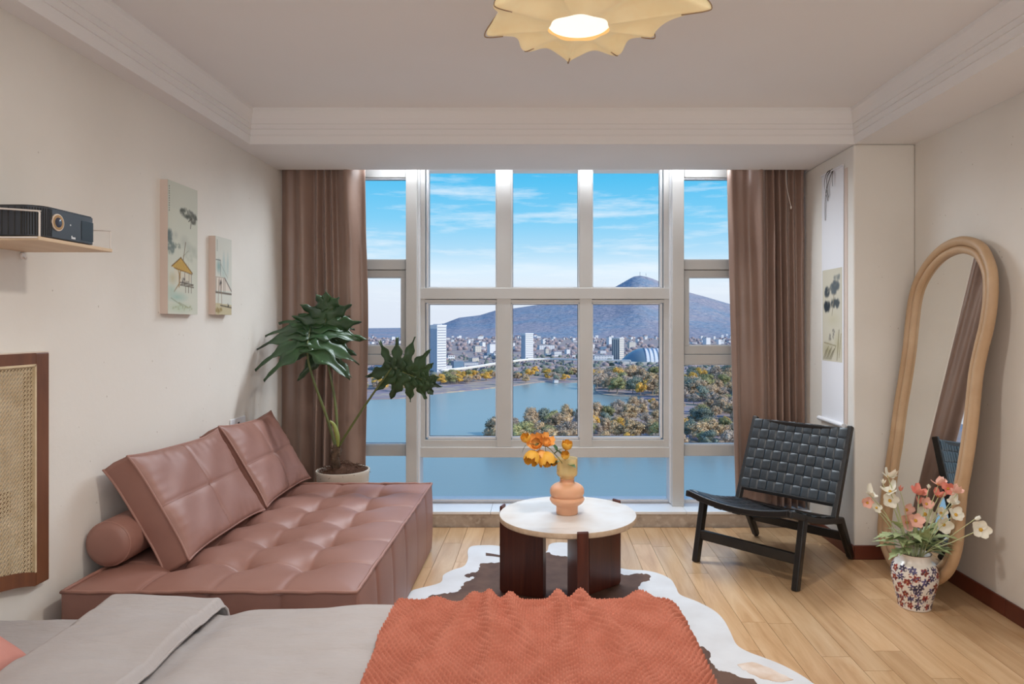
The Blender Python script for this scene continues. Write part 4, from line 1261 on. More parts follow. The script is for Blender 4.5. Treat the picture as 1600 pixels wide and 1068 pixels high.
FW = [  # px, py, kind, facing (0 side-up, 1 to camera), radius m, bud, label
    (1388, 745, 'w', 0, .034, 0, 'white anemone at the very top of the bouquet'), (1380, 756, 'w', 0, .012, 1, 'white anemone bud just below the topmost flower'), (1391, 768, 'w', 0, .034, 0, 'white anemone with cup turned up under the topmost one'),
    (1407, 767, 'c', 0, .012, 1, 'coral bud standing alone before the mirror frame'), (1361, 774, 'w', 0, .030, 0, 'white anemone at the far left of the bouquet, upper'), (1355, 785, 'p', 1, .028, 0, 'pink anemone at the far left of the bouquet'),
    (1369, 793, 'w', 1, .026, 0, 'white anemone at the far left of the bouquet, lower'), (1390, 782, 'w', 1, .036, 0, 'open white anemone facing out in the upper left of the bouquet'), (1436, 772, 'c', 0, .036, 0, 'coral anemone seen edge on before the dark mirror glass'),
    (1451, 763, 'w', 0, .010, 1, 'white bud beside the edge-on coral anemone'), (1466, 757, 'p', 0, .036, 0, 'pink anemone highest on the mirror side of the bouquet'), (1481, 763, 'c', 1, .028, 0, 'coral red anemone beside the mirror frame'),
    (1496, 770, 'p', 0, .028, 0, 'pale pink anemone overlapping the mirror frame'), (1466, 776, 'c', 0, .032, 0, 'coral anemone below the highest pink one'), (1447, 787, 'p', 1, .030, 0, 'pink anemone behind the largest white bloom'),
    (1436, 787, 'c', 0, .015, 1, 'round pink bud left of the largest white bloom'), (1416, 796, 'p', 1, .034, 0, 'open peach pink anemone above the two lowest pink blooms'), (1444.6, 803, 'w', 1, .042, 0, 'largest open white anemone in the middle of the bouquet'),
    (1417, 816, 'p', 1, .036, 0, 'low peach pink anemone, left one of the touching pair'), (1430, 813, 'p', 1, .036, 0, 'low peach pink anemone, right one of the touching pair'), (1470, 801, 'w', 1, .028, 0, 'white anemone right of the largest white bloom'),
    (1474, 819, 'w', 1, .036, 0, 'white anemone hanging lowest on the mirror side'), (1493, 804, 'w', 1, .034, 0, 'white anemone before the wooden mirror frame'), (1489, 786, 'w', 0, .028, 0, 'white anemone above the one before the mirror frame'),
    (1523, 811, 'w', 2, .012, 1, 'white bud reaching out past the mirror frame'), (1532, 827, 'w', 1, .037, 0, 'white anemone stretched farthest out past the mirror frame')]
r = random.Random(14)
for px, py, kd, face, R, bud, lb in FW:
    D = 3.42 + r.uniform(-.06, .05) if px < 1440 else min(3.42 + r.uniform(-.05, .03), 1.955 * F / (px - VX))
    top = P(px, py, D)
    root = FV + Vector((r.uniform(-.04, .04), r.uniform(-.04, .04), .10)); neck = FV + Vector(((top.x - FV.x) * .22, (top.y - FV.y) * .22, .275))
    neck.x = max(FV.x - .05, min(FV.x + .05, neck.x)); neck.y = max(FV.y - .05, min(FV.y + .05, neck.y))
    mid = neck.lerp(top, .55) + Vector((0, 0, .03 if px < 1515 else .0))
    e = thing('anemone', lb, 'flower', root)
    ax = {0: Vector((r.uniform(-.3, .3), -.25, 1)), 1: Vector((r.uniform(-.35, .25), -1, r.uniform(.1, .5))), 2: Vector((1, -.1, .3))}[face].normalized()
    obj('stem', MB().tube(spline([root, neck, mid, top - ax * R * .1], 6), .0022, 6), M['pale_stem'], e, 180)
    n_ = 5 if not bud else 4
    head = place('bloom', cen, e, Matrix.Translation(top) @ orient(ax) @ Matrix.Scale(R if not bud else R * .5, 4))
    for i in range(n_):
        mesh_ = PETC[kd] if (bud or face == 0 and i % 2) else PET[kd]
        sc = R * r.uniform(1.0, 1.2)
        place('petal', mesh_, head, Matrix.Translation(top) @ orient(ax + Vector((r.uniform(-.18, .18), r.uniform(-.18, .18), r.uniform(-.18, .18))), 6.283 * i / n_ + r.uniform(-.2, .2)) @ Matrix.Diagonal((sc, sc * r.uniform(.9, 1.1), sc * (1.5 if bud else r.uniform(.7, 1.4)), 1)))
    for _k in range(2):
        t = r.uniform(.05, .55); p = neck.lerp(mid, t); d = Vector((top.x - FV.x + r.uniform(-.12, .12), r.uniform(-.20, .05), r.uniform(.02, .16))).normalized()
        place('leaf', lf[r.randrange(2)], e, Matrix.Translation(p) @ d.to_track_quat('X', 'Z').to_matrix().to_4x4() @ Matrix.Scale(r.uniform(.7, 1.05), 4))

# ------------------------------------------------------------------ curtains
def curtain(name, label, x0, x1, folds, seed, ztop, zbot, edge=None):
    """folds: list of (centre 0-1, half width, depth); satin cloth hanging in the recess"""
    e = thing(name, label, 'curtain', ((x0 + x1) / 2, 4.87, zbot))
    r = random.Random(seed); ph = [r.uniform(0, 6.28) for _ in range(8)]
    def fn(u, v):
        z = zbot + (ztop - zbot) * v
        drift = .018 * math.sin(2.2 * v + ph[0] + 3 * u) * (1 - v)
        y = 0
        for c, w, d in folds:
            q = (u + drift - c) / w
            y -= d * math.exp(-q * q) * (1 + .35 * math.sin(3 * v + c * 9 + ph[1]))
        y += .003 * math.sin(19 * u + 5 * v + ph[2]) + .005 * math.sin(6 * v + 8 * u + ph[3])
        y += .010 * math.exp(-((v - .78) / .06) ** 2) * math.sin(14 * u + ph[4])
        bulge = edge(v) if edge else (0, 0)
        x = x0 + (x1 - x0) * u + bulge[0] * (1 - u) + bulge[1] * u
        return (x, 4.89 + y, z)
    o = obj('cloth', MB().grid(fn, 190, 60), M['curtain'], e, 180)
    sm_ = o.modifiers.new('s', 'SOLIDIFY'); sm_.thickness = .003
    obj('heading_tape', MB().box(x0, x1, 4.878, 4.896, ztop - .01, ztop + .04), M['curtain'], e)
    obj('track', MB().box(x0 - .005, x1 + .03, 4.875, 4.90, ztop + .04, ztop + .065), M['bead'], e)
    return e
lf_folds = [(.08, .07, .035), (.27, .085, .065), (.435, .028, .066), (.53, .028, .070), (.61, .024, .066), (.80, .11, .078), (1.0, .05, .02)]
curtain('curtain', 'brown satin curtain hanging behind the potted philodendron', XL + .0005, -1.262, lf_folds, 3, 2.56, SILL + .004,
        lambda v: (0, (.024 * math.exp(-((v - .55) / .3) ** 2) - .01 * (v < .02))))
rt_folds = [(.05, .06, .055), (.20, .06, .02), (.39, .075, .078), (.55, .030, .068), (.635, .028, .070), (.73, .036, .066), (.83, .028, .06), (.94, .05, .066)]
curtain('curtain', 'brown satin curtain hanging behind the black lounge chair', 1.318, XA - .0005, rt_folds, 7, 2.56, SILL + .004,
        lambda v: (.055 * (1 - v) ** 1.2, 0))
cc = thing('pull_cord', 'thin white curtain pull cord near the top of the right curtain', 'cord', (1.745, 4.80, 2.22))
obj('cord', MB().tube(spline([(1.715, 4.80, 2.52), (1.716, 4.797, 2.40), (1.735, 4.797, 2.30), (1.748, 4.797, 2.245)], 6), .002, 6), M['wire'], cc)
obj('tassel', MB().ball((1.748, 4.797, 2.235), .006, .006, .012), M['wire'], cc)

# ------------------------------------------------------------------ potted philodendron
PC = Vector((-1.305, 4.478, 0))
PD = 4.45
pl = thing('potted_philodendron', 'tall split-leaf philodendron in a cream pot behind the sofa', 'plant', PC)
obj('pot', MB().lathe([(.125, 0), (.135, .004), (.168, .44), (.172, .458), (.170, .464), (.160, .464), (.157, .44), (.15, .38)], 56, PC, cap1=False), M['pot'], pl, 50)
# fibre mulch: a low mound with loose strands
r = random.Random(6)
mb = MB().lathe([(.157, .43), (.13, .45), (.08, .475), (.03, .49), (.002, .495)], 40, PC, cap0=False)
for k in range(420):
    a = r.random() * 6.283; q = .15 * r.random() ** .5; b_ = r.random() * 6.283; l = r.uniform(.03, .08)
    z = .44 + .055 * (1 - q / .15) + r.uniform(0, .02)
    p = PC + Vector((q * math.cos(a), q * math.sin(a), z)); d = Vector((math.cos(b_), math.sin(b_), r.uniform(-.2, .45))) * l
    mb.tube([p - d * .5, p + Vector((0, 0, r.uniform(0, .02))), p + d * .5], .0012, 3, caps=False)
o = obj('fibre_mulch', mb, M['fibre'], pl); o['kind'] = 'stuff'
pp = lambda x, y, D=PD: P(x, y, D)
stem_b = pp(526, 722); 
obj('trunk', MB().tube([PC + Vector((-.02, -.02, .40)), pp(522, 712, 4.42), pp(527, 702, 4.42), pp(525, 694, 4.42)], [.032, .028, .030, .020], 10), M['plantstem'], pl, 180)
for k in range(9):
    a = r.random() * 6.283; p = pp(525, 716 - k * 2.2, 4.42)
    obj('leaf_scar', MB().tube([p + Vector((.026 * math.cos(a), .026 * math.sin(a), 0)), p + Vector((.034 * math.cos(a), .034 * math.sin(a), .006)), p + Vector((.03 * math.cos(a), .03 * math.sin(a), .02))], [.008, .006, .003], 6), M['plantstem'], pl)
for pts_, rr in ((((525, 700, 4.42), (510, 650, 4.41), (492, 600, 4.38), (482, 565, 4.36), (480, 541, 4.34)), .0085), (((527, 698, 4.43), (525, 640, 4.46), (517, 590, 4.48), (507, 545, 4.50)), .0085),
                 (((528, 700, 4.42), (545, 672, 4.38), (578, 622, 4.34), (613, 573, 4.30)), .0075)):
    sp = spline([pp(*q) for q in pts_], 8); n = len(sp)
    obj('petiole', MB().tube(sp, [rr * (1.25 - .55 * i / n) for i in range(n)], 8), M['petiole'], pl, 180)
sp = spline([pp(528, 698, 4.40), pp(527, 680, 4.39), pp(522, 664, 4.39), pp(515, 657, 4.38)], 6); n = len(sp)
obj('leaf_sheath', MB().tube(sp, [.004 + .011 * math.sin(math.pi * (i / n) ** .7) for i in range(n)], 8), M['newleaf'], pl, 180)
def philo_leaf(base, T, S, L, W, seed, droop=.25, lobes=6, back=.5):
    """deeply lobed blade: T towards the tip, S sideways; lobes are fingers along the midrib"""
    r = random.Random(seed)
    T = Vector(T).normalized(); S = Vector(S); S = (S - T * S.dot(T)).normalized(); Nn = T.cross(S)
    mb = MB()
    def surf(t, s):
        # local coordinates (metres) on a drooping, slightly folded blade
        q = (t / L) ** 2 + (s / W) ** 2
        n_ = -droop * L * .6 * max(0, t / L) ** 2 - droop * W * .9 * (s / W) ** 2 + .10 * abs(s)
        return base + T * t + S * s + Nn * n_
    def finger(t0, t1, ang, ln, wd, sgn):
        # blade from the midrib segment t0..t1, outward at angle to the midrib, ragged edge
        nseg = 12; rows = []
        wob = r.uniform(0, 6)
        for k in range(nseg + 1):
            q = k / nseg
            ct = (t0 + t1) / 2 + math.cos(ang) * ln * q; cs = sgn * math.sin(ang) * ln * q
            base_w = (t1 - t0) * .56
            w = (base_w * (1 - q) ** 1.2 + wd * math.sin(math.pi * min(1, q * .9 + .12)) ** .8) if q < .96 else .002
            w *= 1 + .34 * math.sin(15 * q + wob)
            dx, dy = -math.sin(ang), sgn * math.cos(ang)
            ripple = .012 * math.sin(9 * q + wob)
            row = []
            for a in (-1, -.5, 0, .5, 1):
                p = surf(ct + dx * w * a, cs + dy * w * a) + Nn * (ripple * (1 if a > 0 else -.6) * q + .010 * a * a - .02 * droop * q * q)
                row.append(p)
            rows.append(row)
        v = [p for row in rows for p in row]
        mb.add(v, [(i * 5 + j, i * 5 + j + 1, (i + 1) * 5 + j + 1, (i + 1) * 5 + j) for i in range(nseg) for j in range(4)])
    for sgn in (-1, 1):
        for k in range(lobes):
            f_ = k / (lobes - 1)
            t0 = L * (-.02 + .72 * f_ - .05); t1 = t0 + L * .20
            ang = math.radians(138 - 100 * f_ + r.uniform(-7, 7))
            ln = W * (.72 + .42 * math.sin(math.pi * (f_ * .75 + .2))) * r.uniform(.88, 1.1) * (1 - .35 * f_)
            finger(t0, t1, ang, ln, W * .085 * r.uniform(.85, 1.2), sgn)
    finger(L * .55, L * .75, 0.0, L * .48, W * .10, 1)
    o = obj('leaf', mb, M['leaf'], pl, 180)
    sm_ = o.modifiers.new('s', 'SOLIDIFY'); sm_.thickness = .0012
    rib = [surf(L * q, 0) + Nn * .003 for q in np.linspace(0, .95, 10)]
    obj('midrib', MB().tube(rib, [.0045 - .0035 * i / 9 for i in range(10)], 6), M['petiole'], o)
philo_leaf(pp(480, 541, 4.34), (-.10, .55, .62), (-1, -.05, .02), .34, .36, 1, droop=.42)
philo_leaf(pp(507, 545, 4.50), (.02, .12, 1.0), (1, .1, 0), .34, .26, 2, droop=.25)
philo_leaf(pp(613, 573, 4.30), (.80, -.25, -.34), (.42, -.25, .80), .30, .22, 5, droop=.25)

# ------------------------------------------------------------------ ceiling lamp
LC = Vector((.131, 2.425, 0))
lm = thing('ceiling_lamp', 'pale silk cocoon ceiling lamp with pointed wavy lobes', 'lamp', (LC.x, LC.y, ZC))
tips = [(14, .29, .6), (55, .285, 1.8), (95, .315, .62), (136, .275, 1.8), (170, .345, .62), (212, .34, 1.5), (254, .33, .62), (297, .34, 1.6), (340, .46, .8)]
nT = len(tips)
shade_m = mat('cocoon_silk', srgb(240, 220, 176), .7, spec=.25)
sb = bsdf(shade_m); sb.inputs['Emission Color'].default_value = srgb(246, 224, 176); sb.inputs['Emission Strength'].default_value = .24
mottle(shade_m, srgb(228, 204, 152), 9)
glow_m = mat('lamp_diffuser', srgb(255, 246, 236), .6)
bsdf(glow_m).inputs['Emission Color'].default_value = srgb(255, 240, 222); bsdf(glow_m).inputs['Emission Strength'].default_value = 1.0
def lamp_pt(th_, v):
    # nearest two ribs
    d = (math.degrees(th_)) % 360
    an = [t[0] for t in tips]
    for i in range(nT):
        a0 = an[i]; a1 = an[(i + 1) % nT] + (360 if i == nT - 1 else 0)
        dd = d if d >= a0 else d + 360
        if a0 <= dd <= a1:
            f_ = (dd - a0) / (a1 - a0); R = tips[i][1] * (1 - f_) + tips[(i + 1) % nT][1] * f_; ex = tips[i][2] * (1 - f_) + tips[(i + 1) % nT][2] * f_; break
    m_ = 1 - abs(2 * f_ - 1)                # 0 on a rib, 1 midway
    sag = max(0, math.sin(math.pi * f_)) ** ex
    R2 = R * (1 - .15 * sag); zr = 2.462 + .024 * sag
    prof_ = [(.108 + .004 * math.sin(7 * th_), 2.463), (.15, 2.460 + .016 * sag), (.108 + (R2 - .108) * .62, 2.457 + .034 * sag), (R2 * .96, zr - .006), (R2, zr + .006), (R2 * .97 - .01, zr + .04), (R2 * .80, zr + .10 - .02 * sag), (.20, 2.645), (.12, 2.70)]
    x = v * (len(prof_) - 1); i = min(int(x), len(prof_) - 2); t = x - i
    g_ = lambda k: prof_[max(0, min(len(prof_) - 1, k))]
    c_ = []
    for q in (0, 1):
        a, b, c, e_ = g_(i - 1)[q], g_(i)[q], g_(i + 1)[q], g_(i + 2)[q]
        c_.append(.5 * (2 * b + (c - a) * t + (2 * a - 5 * b + 4 * c - e_) * t * t + (3 * b - a - 3 * c + e_) * t ** 3))
    return (LC.x + c_[0] * math.cos(th_), LC.y + c_[0] * math.sin(th_), c_[1])
shade_o = obj('shade', MB().grid(lambda u, v: lamp_pt(u * 2 * math.pi, v), 270, 40), shade_m, lm, 180)
rib_m = mat('lamp_rib', srgb(150, 122, 92), .6)
for an, R, _e in tips:
    a = math.radians(an)
    obj('rib', MB().tube([Vector(lamp_pt(a, v)) + Vector((0, 0, -.001 if v < .5 else .001)) for v in np.linspace(.28, .85, 16)], .0022, 6), rib_m, shade_o, 180)
obj('diffuser', MB().lathe([(.001, 2.475), (.108, 2.475), (.112, 2.479), (.112, 2.485)], 48, (LC.x, LC.y, 0), cap0=False, cap1=False), glow_m, lm)
obj('canopy_plate', MB().lathe([(.13, 2.69), (.13, ZC)], 40, (LC.x, LC.y, 0)), M['bead'], lm)
ll = lamp('ceiling_lamp_bulb', 'AREA', (LC.x, LC.y, 2.458), 21, (1.0, .94, .87), shape='DISK', size=.2)

# ------------------------------------------------------------------ pictures on the left wall, painted cell by cell
class Paint:
    def __init__(s, w, h, bg):
        s.w, s.h = w, h; s.a = np.tile(np.array(srgb(*bg)[:3]), (h, w, 1)); s.yy, s.xx = np.mgrid[0:h, 0:w]; s.xx = s.xx / (w - 1); s.yy = 1 - s.yy / (h - 1); s.asp = h / w
        s.r = np.random.RandomState(w * h)
    def mix(s, k, col): 
        k = np.clip(k, 0, 1)[..., None]; s.a = s.a * (1 - k) + np.array(srgb(*col)[:3]) * k
    def blob(s, x, y, rx, ry, col, al=.8, soft=.5):
        d = np.sqrt(((s.xx - x) / rx) ** 2 + ((s.yy - y) / ry) ** 2); s.mix(al * np.clip((1 - d) / soft, 0, 1), col)
    def line(s, x0, y0, x1, y1, wd, col, al=.9):
        ax, ay, bx, by = x0, y0 * s.asp, x1, y1 * s.asp; X, Y = s.xx, s.yy * s.asp
        t = np.clip(((X - ax) * (bx - ax) + (Y - ay) * (by - ay)) / max(1e-9, (bx - ax) ** 2 + (by - ay) ** 2), 0, 1)
        d = np.hypot(X - ax - t * (bx - ax), Y - ay - t * (by - ay)); s.mix(al * np.clip(1.5 - d / wd, 0, 1), col)
    def poly(s, pts, col, al=.9):
        k = np.zeros_like(s.xx, dtype=bool); n = len(pts)
        for i in range(n):
            (xa, ya), (xb, yb) = pts[i], pts[(i + 1) % n]
            c = ((ya > s.yy) != (yb > s.yy)) & (s.xx < (xb - xa) * (s.yy - ya) / (yb - ya + 1e-12) + xa); k ^= c
        s.mix(k * al, col)
    def spray(s, x, y, rx, ry, n, size, col, al=.6):
        for _ in range(n):
            a = s.r.rand() * 6.283; q = s.r.rand() ** .5
            s.blob(x + rx * q * math.cos(a), y + ry * q * math.sin(a), size * s.r.uniform(.5, 1.3), size / s.asp * s.r.uniform(.5, 1.3), col, al, .8)
def painted(name, P_, fn, parent, rough=.8):
    """grid of P_'s cells; fn(u, v) -> point with v up"""
    me = MB().grid(fn, P_.w - 1, P_.h - 1).mesh(name)
    cols = P_.a[::-1].reshape(-1, 3)
    set_cols(me, np.c_[np.clip(cols, 0, 1), np.ones(len(cols))])
    return obj(name, me, attr_mat(name + '_print', rough, .2), parent)
A = Paint(84, 190, (206, 208, 194))
A.mix(.35 * (A.yy > .8), (196, 200, 190))
for x, y, rx, ry in ((.1, .56, .14, .05), (.25, .60, .10, .04), (.55, .56, .2, .07), (.72, .52, .16, .06), (.9, .50, .12, .06)): A.blob(x, y, rx, ry, (168, 174, 166), .55, 1)
A.spray(.62, .79, .22, .035, 60, .045, (92, 96, 90)); A.spray(.85, .76, .14, .04, 50, .045, (98, 100, 94)); A.line(.75, .68, .8, .78, .012, (96, 92, 84)); A.line(.68, .73, .8, .76, .01, (96, 92, 84))
A.spray(.06, .58, .08, .05, 40, .05, (108, 122, 122)); A.spray(.1, .50, .1, .05, 40, .05, (120, 134, 130)); A.spray(.28, .52, .14, .02, 20, .03, (130, 140, 132))
A.line(.5, .42, .58, .56, .010, (110, 92, 66)); A.line(.5, .45, .68, .5, .008, (140, 130, 104)); A.spray(.78, .47, .2, .06, 30, .06, (186, 190, 176), .4)
A.poly([(.12, .36), (.42, .435), (.82, .325), (.6, .33), (.3, .335)], (196, 158, 74)); A.line(.12, .36, .42, .435, .012, (120, 92, 50)); A.line(.42, .435, .82, .325, .012, (120, 92, 50)); A.line(.2, .35, .8, .318, .010, (140, 104, 60))
for k in range(8): A.line(.25 + k * .06, .345, .32 + k * .05, .40, .005, (160, 122, 62), .6)
A.poly([(.18, .335), (.78, .31), (.78, .25), (.3, .24)], (214, 204, 184), .7)
for x in (.36, .55, .7, .78): A.line(x, .225, x, .32, .008, (92, 76, 62))
A.line(.4, .245, .85, .235, .010, (80, 66, 56)); A.line(.4, .225, .86, .215, .010, (80, 66, 56)); A.line(.42, .235, .85, .225, .006, (96, 80, 66))
for x in (.58, .68, .78): A.line(x, .17, x, .215, .01, (110, 92, 74))
A.spray(.50, .262, .07, .02, 14, .03, (86, 80, 84)); A.spray(.62, .25, .06, .012, 10, .025, (96, 84, 78))
A.line(.40, .28, .34, .33, .014, (160, 128, 74)); A.line(.36, .21, .40, .33, .016, (156, 124, 76)); A.line(.2, .17, .38, .24, .012, (156, 128, 84))
A.blob(.15, .27, .16, .06, (190, 170, 118), .6, 1); A.blob(.3, .13, .42, .05, (150, 186, 176), .8, 1); A.blob(.12, .18, .2, .05, (168, 194, 180), .7, 1); A.blob(.4, .05, .5, .05, (176, 196, 168), .7, 1)
A.line(.1, .12, .5, .06, .008, (130, 138, 104), .7); A.line(.35, .09, .7, .05, .008, (140, 142, 110), .7); A.spray(.5, .05, .35, .02, 20, .03, (160, 162, 122))
for k in range(11): A.blob(.045, .955 - k * .018, .018, .006, (70, 66, 60), .85, .4)
B = Paint(60, 134, (210, 210, 200))
B.blob(.5, .55, .3, .2, (164, 190, 186), .6, 1); B.blob(.75, .66, .1, .2, (150, 180, 180), .6, 1); B.blob(.2, .62, .18, .12, (120, 160, 158), .75, .8); B.blob(.5, .7, .1, .16, (160, 186, 186), .6, 1)
B.line(.02, .70, .30, .70, .014, (110, 112, 108)); B.line(.30, .70, .30, .5, .010, (110, 112, 108)); B.line(.3, .66, .75, .48, .008, (140, 140, 128))
B.poly([(0, .31), (0, .48), (.55, .48), (1.0, .31)], (218, 206, 194), .9); B.line(.55, .48, 1.0, .31, .02, (88, 74, 64)); B.line(0, .48, .55, .48, .012, (170, 156, 140)); B.line(0, .285, 1, .275, .028, (98, 84, 74))
for x in (.04, .22, .5, .58): B.line(x, .3, x, .47, .012, (110, 92, 80))
B.line(.3, .3, .34, .44, .014, (70, 62, 60)); B.line(.38, .1, .34, .46, .016, (150, 128, 104)); B.line(.15, .12, .2, .45, .014, (150, 128, 104))
B.poly([(0, 0), (0, .15), (1, .13), (1, 0)], (190, 176, 140), .85); B.line(.3, .12, 1, .095, .02, (80, 74, 70)); B.spray(.2, .06, .2, .03, 24, .06, (150, 130, 84)); B.spray(.78, .13, .05, .03, 6, .05, (44, 42, 44)); B.spray(.3, .40, .04, .04, 8, .05, (52, 48, 50))
for k in range(7): B.blob(.1, .95 - k * .022, .025, .008, (90, 90, 84), .8, .4)
def canvas(label, y0, y1, z0, z1, paint):
    e = thing('canvas_picture', label, 'picture', (XL, (y0 + y1) / 2, z0))
    t = .038
    obj('stretcher_frame', MB().box(XL, XL + t, y0, y1, z0, z1), M['canvas_side'], e)
    painted('ink_painting', paint, lambda u, v: (XL + t + .0006, y0 + (y1 - y0) * u, z0 + (z1 - z0) * v), e)
canvas('tall canvas with an ink painting of a yellow roofed pavilion', 3.322, 3.607, 1.465, 2.119, A)
canvas('smaller canvas with an ink painting of a bridge house', 3.807, 4.004, 1.469, 1.908, B)

# hanging scroll on the pillar's side
sc_ = thing('hanging_scroll', 'long white hanging scroll with an ink landscape on the pillar side', 'scroll', (XA, 4.4, .80))
y0s, y1s = 4.245, 4.575
obj('paper', MB().box(XA - .006, XA - .0035, y0s, y1s, .79, 2.405), M['paper'], sc_)
C_ = Paint(70, 124, (206, 200, 182))
C_.spray(.62, .80, .22, .07, 70, .07, (96, 104, 108), .7); C_.spray(.75, .90, .16, .03, 24, .05, (130, 134, 132), .6); C_.spray(.25, .76, .12, .05, 40, .06, (70, 78, 84), .8); C_.spray(.24, .60, .14, .05, 50, .07, (52, 60, 68), .8); C_.spray(.66, .62, .2, .04, 50, .06, (80, 88, 92), .8)
C_.line(.5, .5, .6, .72, .015, (150, 140, 118)); C_.blob(.55, .45, .4, .1, (196, 188, 160), .7, 1); C_.blob(.3, .12, .4, .12, (168, 160, 120), .8, 1); C_.blob(.8, .18, .25, .18, (184, 176, 138), .8, 1)
for k in range(9): C_.line(.05 + k * .05, .02, .2 + k * .06, .12 + .02 * (k % 3), .01, (110, 100, 76), .8)
C_.line(.75, .02, .85, .34, .014, (120, 108, 82)); C_.line(.85, .05, .95, .3, .01, (140, 126, 98)); C_.spray(.40, .26, .05, .04, 10, .04, (110, 104, 100)); C_.spray(.58, .30, .05, .05, 12, .04, (100, 96, 94)); C_.line(.1, .2, .7, .17, .012, (150, 140, 112))
painted('ink_landscape', C_, lambda u, v: (XA - .0066, y1s - .012 - (y1s - y0s - .03) * u, 1.175 + (1.772 - 1.175) * v), sc_)
obj('bottom_roller', MB().tube([(XA - .016, y0s - .025, .788), (XA - .016, y1s + .025, .788)], .014, 12), M['paper'], sc_, 60)
obj('top_rod', MB().tube([(XA - .008, y0s, 2.405), (XA - .008, y1s, 2.405)], .007, 8), M['paper'], sc_, 60)
obj('backing_edge', MB().box(XA - .003, XA - .0005, y0s - .045, y0s - .004, .80, 2.38), M['canvas_side'], sc_)
for pts_ in (((-.006, 4.40, 2.41), (-.018, 4.42, 2.36), (-.016, 4.47, 2.30), (-.012, 4.51, 2.21), (-.010, 4.515, 2.10)), ((-.006, 4.41, 2.41), (-.02, 4.46, 2.40), (-.02, 4.50, 2.34), (-.014, 4.49, 2.27), (-.012, 4.47, 2.22)),
             ((-.006, 4.40, 2.41), (-.02, 4.38, 2.36), (-.016, 4.385, 2.30)), ((-.006, 4.41, 2.415), (-.02, 4.45, 2.38), (-.02, 4.47, 2.32), (-.014, 4.45, 2.24))):
    sp = spline([(XA + a, b, c) for a, b, c in pts_], 6)
    mb = MB(); mb.add([p + Vector((0, 0, 0)) for p in sp] + [p + Vector((-.004, -.008, .004)) for p in sp], [(i, i + 1, len(sp) + i + 1, len(sp) + i) for i in range(len(sp) - 1)])
    o = obj('ribbon', mb, M['ribbon'], sc_, 180); s_m = o.modifiers.new('s', 'SOLIDIFY'); s_m.thickness = .002

# ------------------------------------------------------------------ wall shelf with projector
sh = thing('wall_shelf', 'pale wooden wall shelf with white wire ends', 'shelf', (XL, 2.28, 1.68))
XF, yn, yf, zb = -1.546, 2.10, 2.458, 1.672
bevel(obj('board', MB().box(XL, XF, yn, yf, zb, zb + .012), M['shelfwood'], sh), .002)
for y, h0, h1 in ((yn + .006, .098, .078), (yf - .006, .075, .063)):
    obj('wire_end', MB().tube(spline([(XL + .004, y, zb + .012 + h0), (XF - .03, y, zb + .014 + h1), (XF - .006, y, zb + .01 + h1), (XF - .004, y, zb - .004 + h1), (XF - .004, y, zb + .03), (XF - .004, y, zb + .012)], 4), .0028 if y < 2.3 else .002, 8), M['wire'], sh, 180)
obj('wire_rail', MB().tube([(XL + .004, yn - .003, zb + .008), (XF - .004, yn - .003, zb + .008)], .0026, 8), M['wire'], sh, 180)
for z in (zb + .13, zb - .014):
    hk = thing('wall_hook', 'white adhesive wall hook ' + ('above the shelf' if z > zb else 'just under the shelf'), 'hook', (XL, 2.44, z))
    obj('pad', MB().lathe([(.010, 0), (.012, .002), (.012, .004), (.010, .006)], 20, (0, 0, 0)), M['hook'], hk)
    hk.children[0].matrix_parent_inverse = Matrix.Identity(4); hk.children[0].matrix_basis = Matrix.Rotation(math.pi / 2, 4, 'Y')
    obj('hook_arm', MB().tube([(XL + .006, 2.44, z - .004), (XL + .012, 2.44, z - .012), (XL + .017, 2.44, z - .012), (XL + .018, 2.44, z - .004)], .0022, 6), M['hook'], hk)
pj = thing('projector', 'charcoal projector with a bronze ringed lens on the wall shelf', 'projector', (-1.68, 2.26, zb + .0125))
x0p, x1p, y0p, y1p, z0p, z1p, rc = -1.835, -1.566, 2.125, 2.385, zb + .0175, zb + .0175 + .094, .055
outl = [(x0p, y0p + .01), (x0p, y1p - .006), (x0p + .006, y1p), (x1p - .006, y1p), (x1p, y1p - .006)] + [(x1p - rc + rc * math.cos(t), y0p + rc - rc * math.sin(t)) for t in np.linspace(0, 1.5708, 12)] + [(x0p + .01, y0p)]
bevel(obj('housing', MB().prism(outl, z0p, z1p, 'z'), M['projector'], pj), .0025, 2, 60)
obj('top_plate', MB().prism([(x * 1 - (x + 1.7) * .02, y - (y - 2.255) * .02) for x, y in outl], z1p, z1p + .003, 'z'), M['projector_dark'], pj)
for k in range(22):
    t = 1.5708 * k / 21
    if k < 13: p = Vector((x1p - rc + rc * math.cos(t * 1.7 if t * 1.7 < 1.57 else 1.57), y0p + rc - rc * math.sin(min(1.57, t * 1.7)), 0)); 
    else: p = Vector((x1p - rc - (k - 13) * .02, y0p, 0))
    obj('rib', MB().tube([(p.x, p.y, z0p + .004), (p.x, p.y, z1p - .004)], .0019, 6), M['projector_dark'], pj)
def disc_x(name, y, z, prof_, m):
    mb = MB(); mb.M = Matrix.Translation((x1p, y, z)) @ Matrix.Rotation(math.pi / 2, 4, 'Y'); mb.lathe(prof_, 40); return obj(name, mb, m, pj, 50)
ly, lz = 1.564 * F / (VX - 90.5), 0
ly = 2.206; lz = H + (VY - 347.5) / F * ly
disc_x('lens_rim', ly, lz, [(.0245, -.002), (.0275, 0), (.0275, .003), (.0245, .0035)], M['lens_rim'])
disc_x('lens_barrel', ly, lz, [(.0242, .0042), (.020, .0038)], M['brass'])
disc_x('lens', ly, lz, [(.016, .0044), (.012, .0056), (.005, .0066), (.001, .0068)], M['lens'])
disc_x('status_light', 1.566 * F / (VX - 110), H + (VY - 351.7) / F * 2.268, [(.0026, -.001), (.0026, .0012)], M['white_mark'])
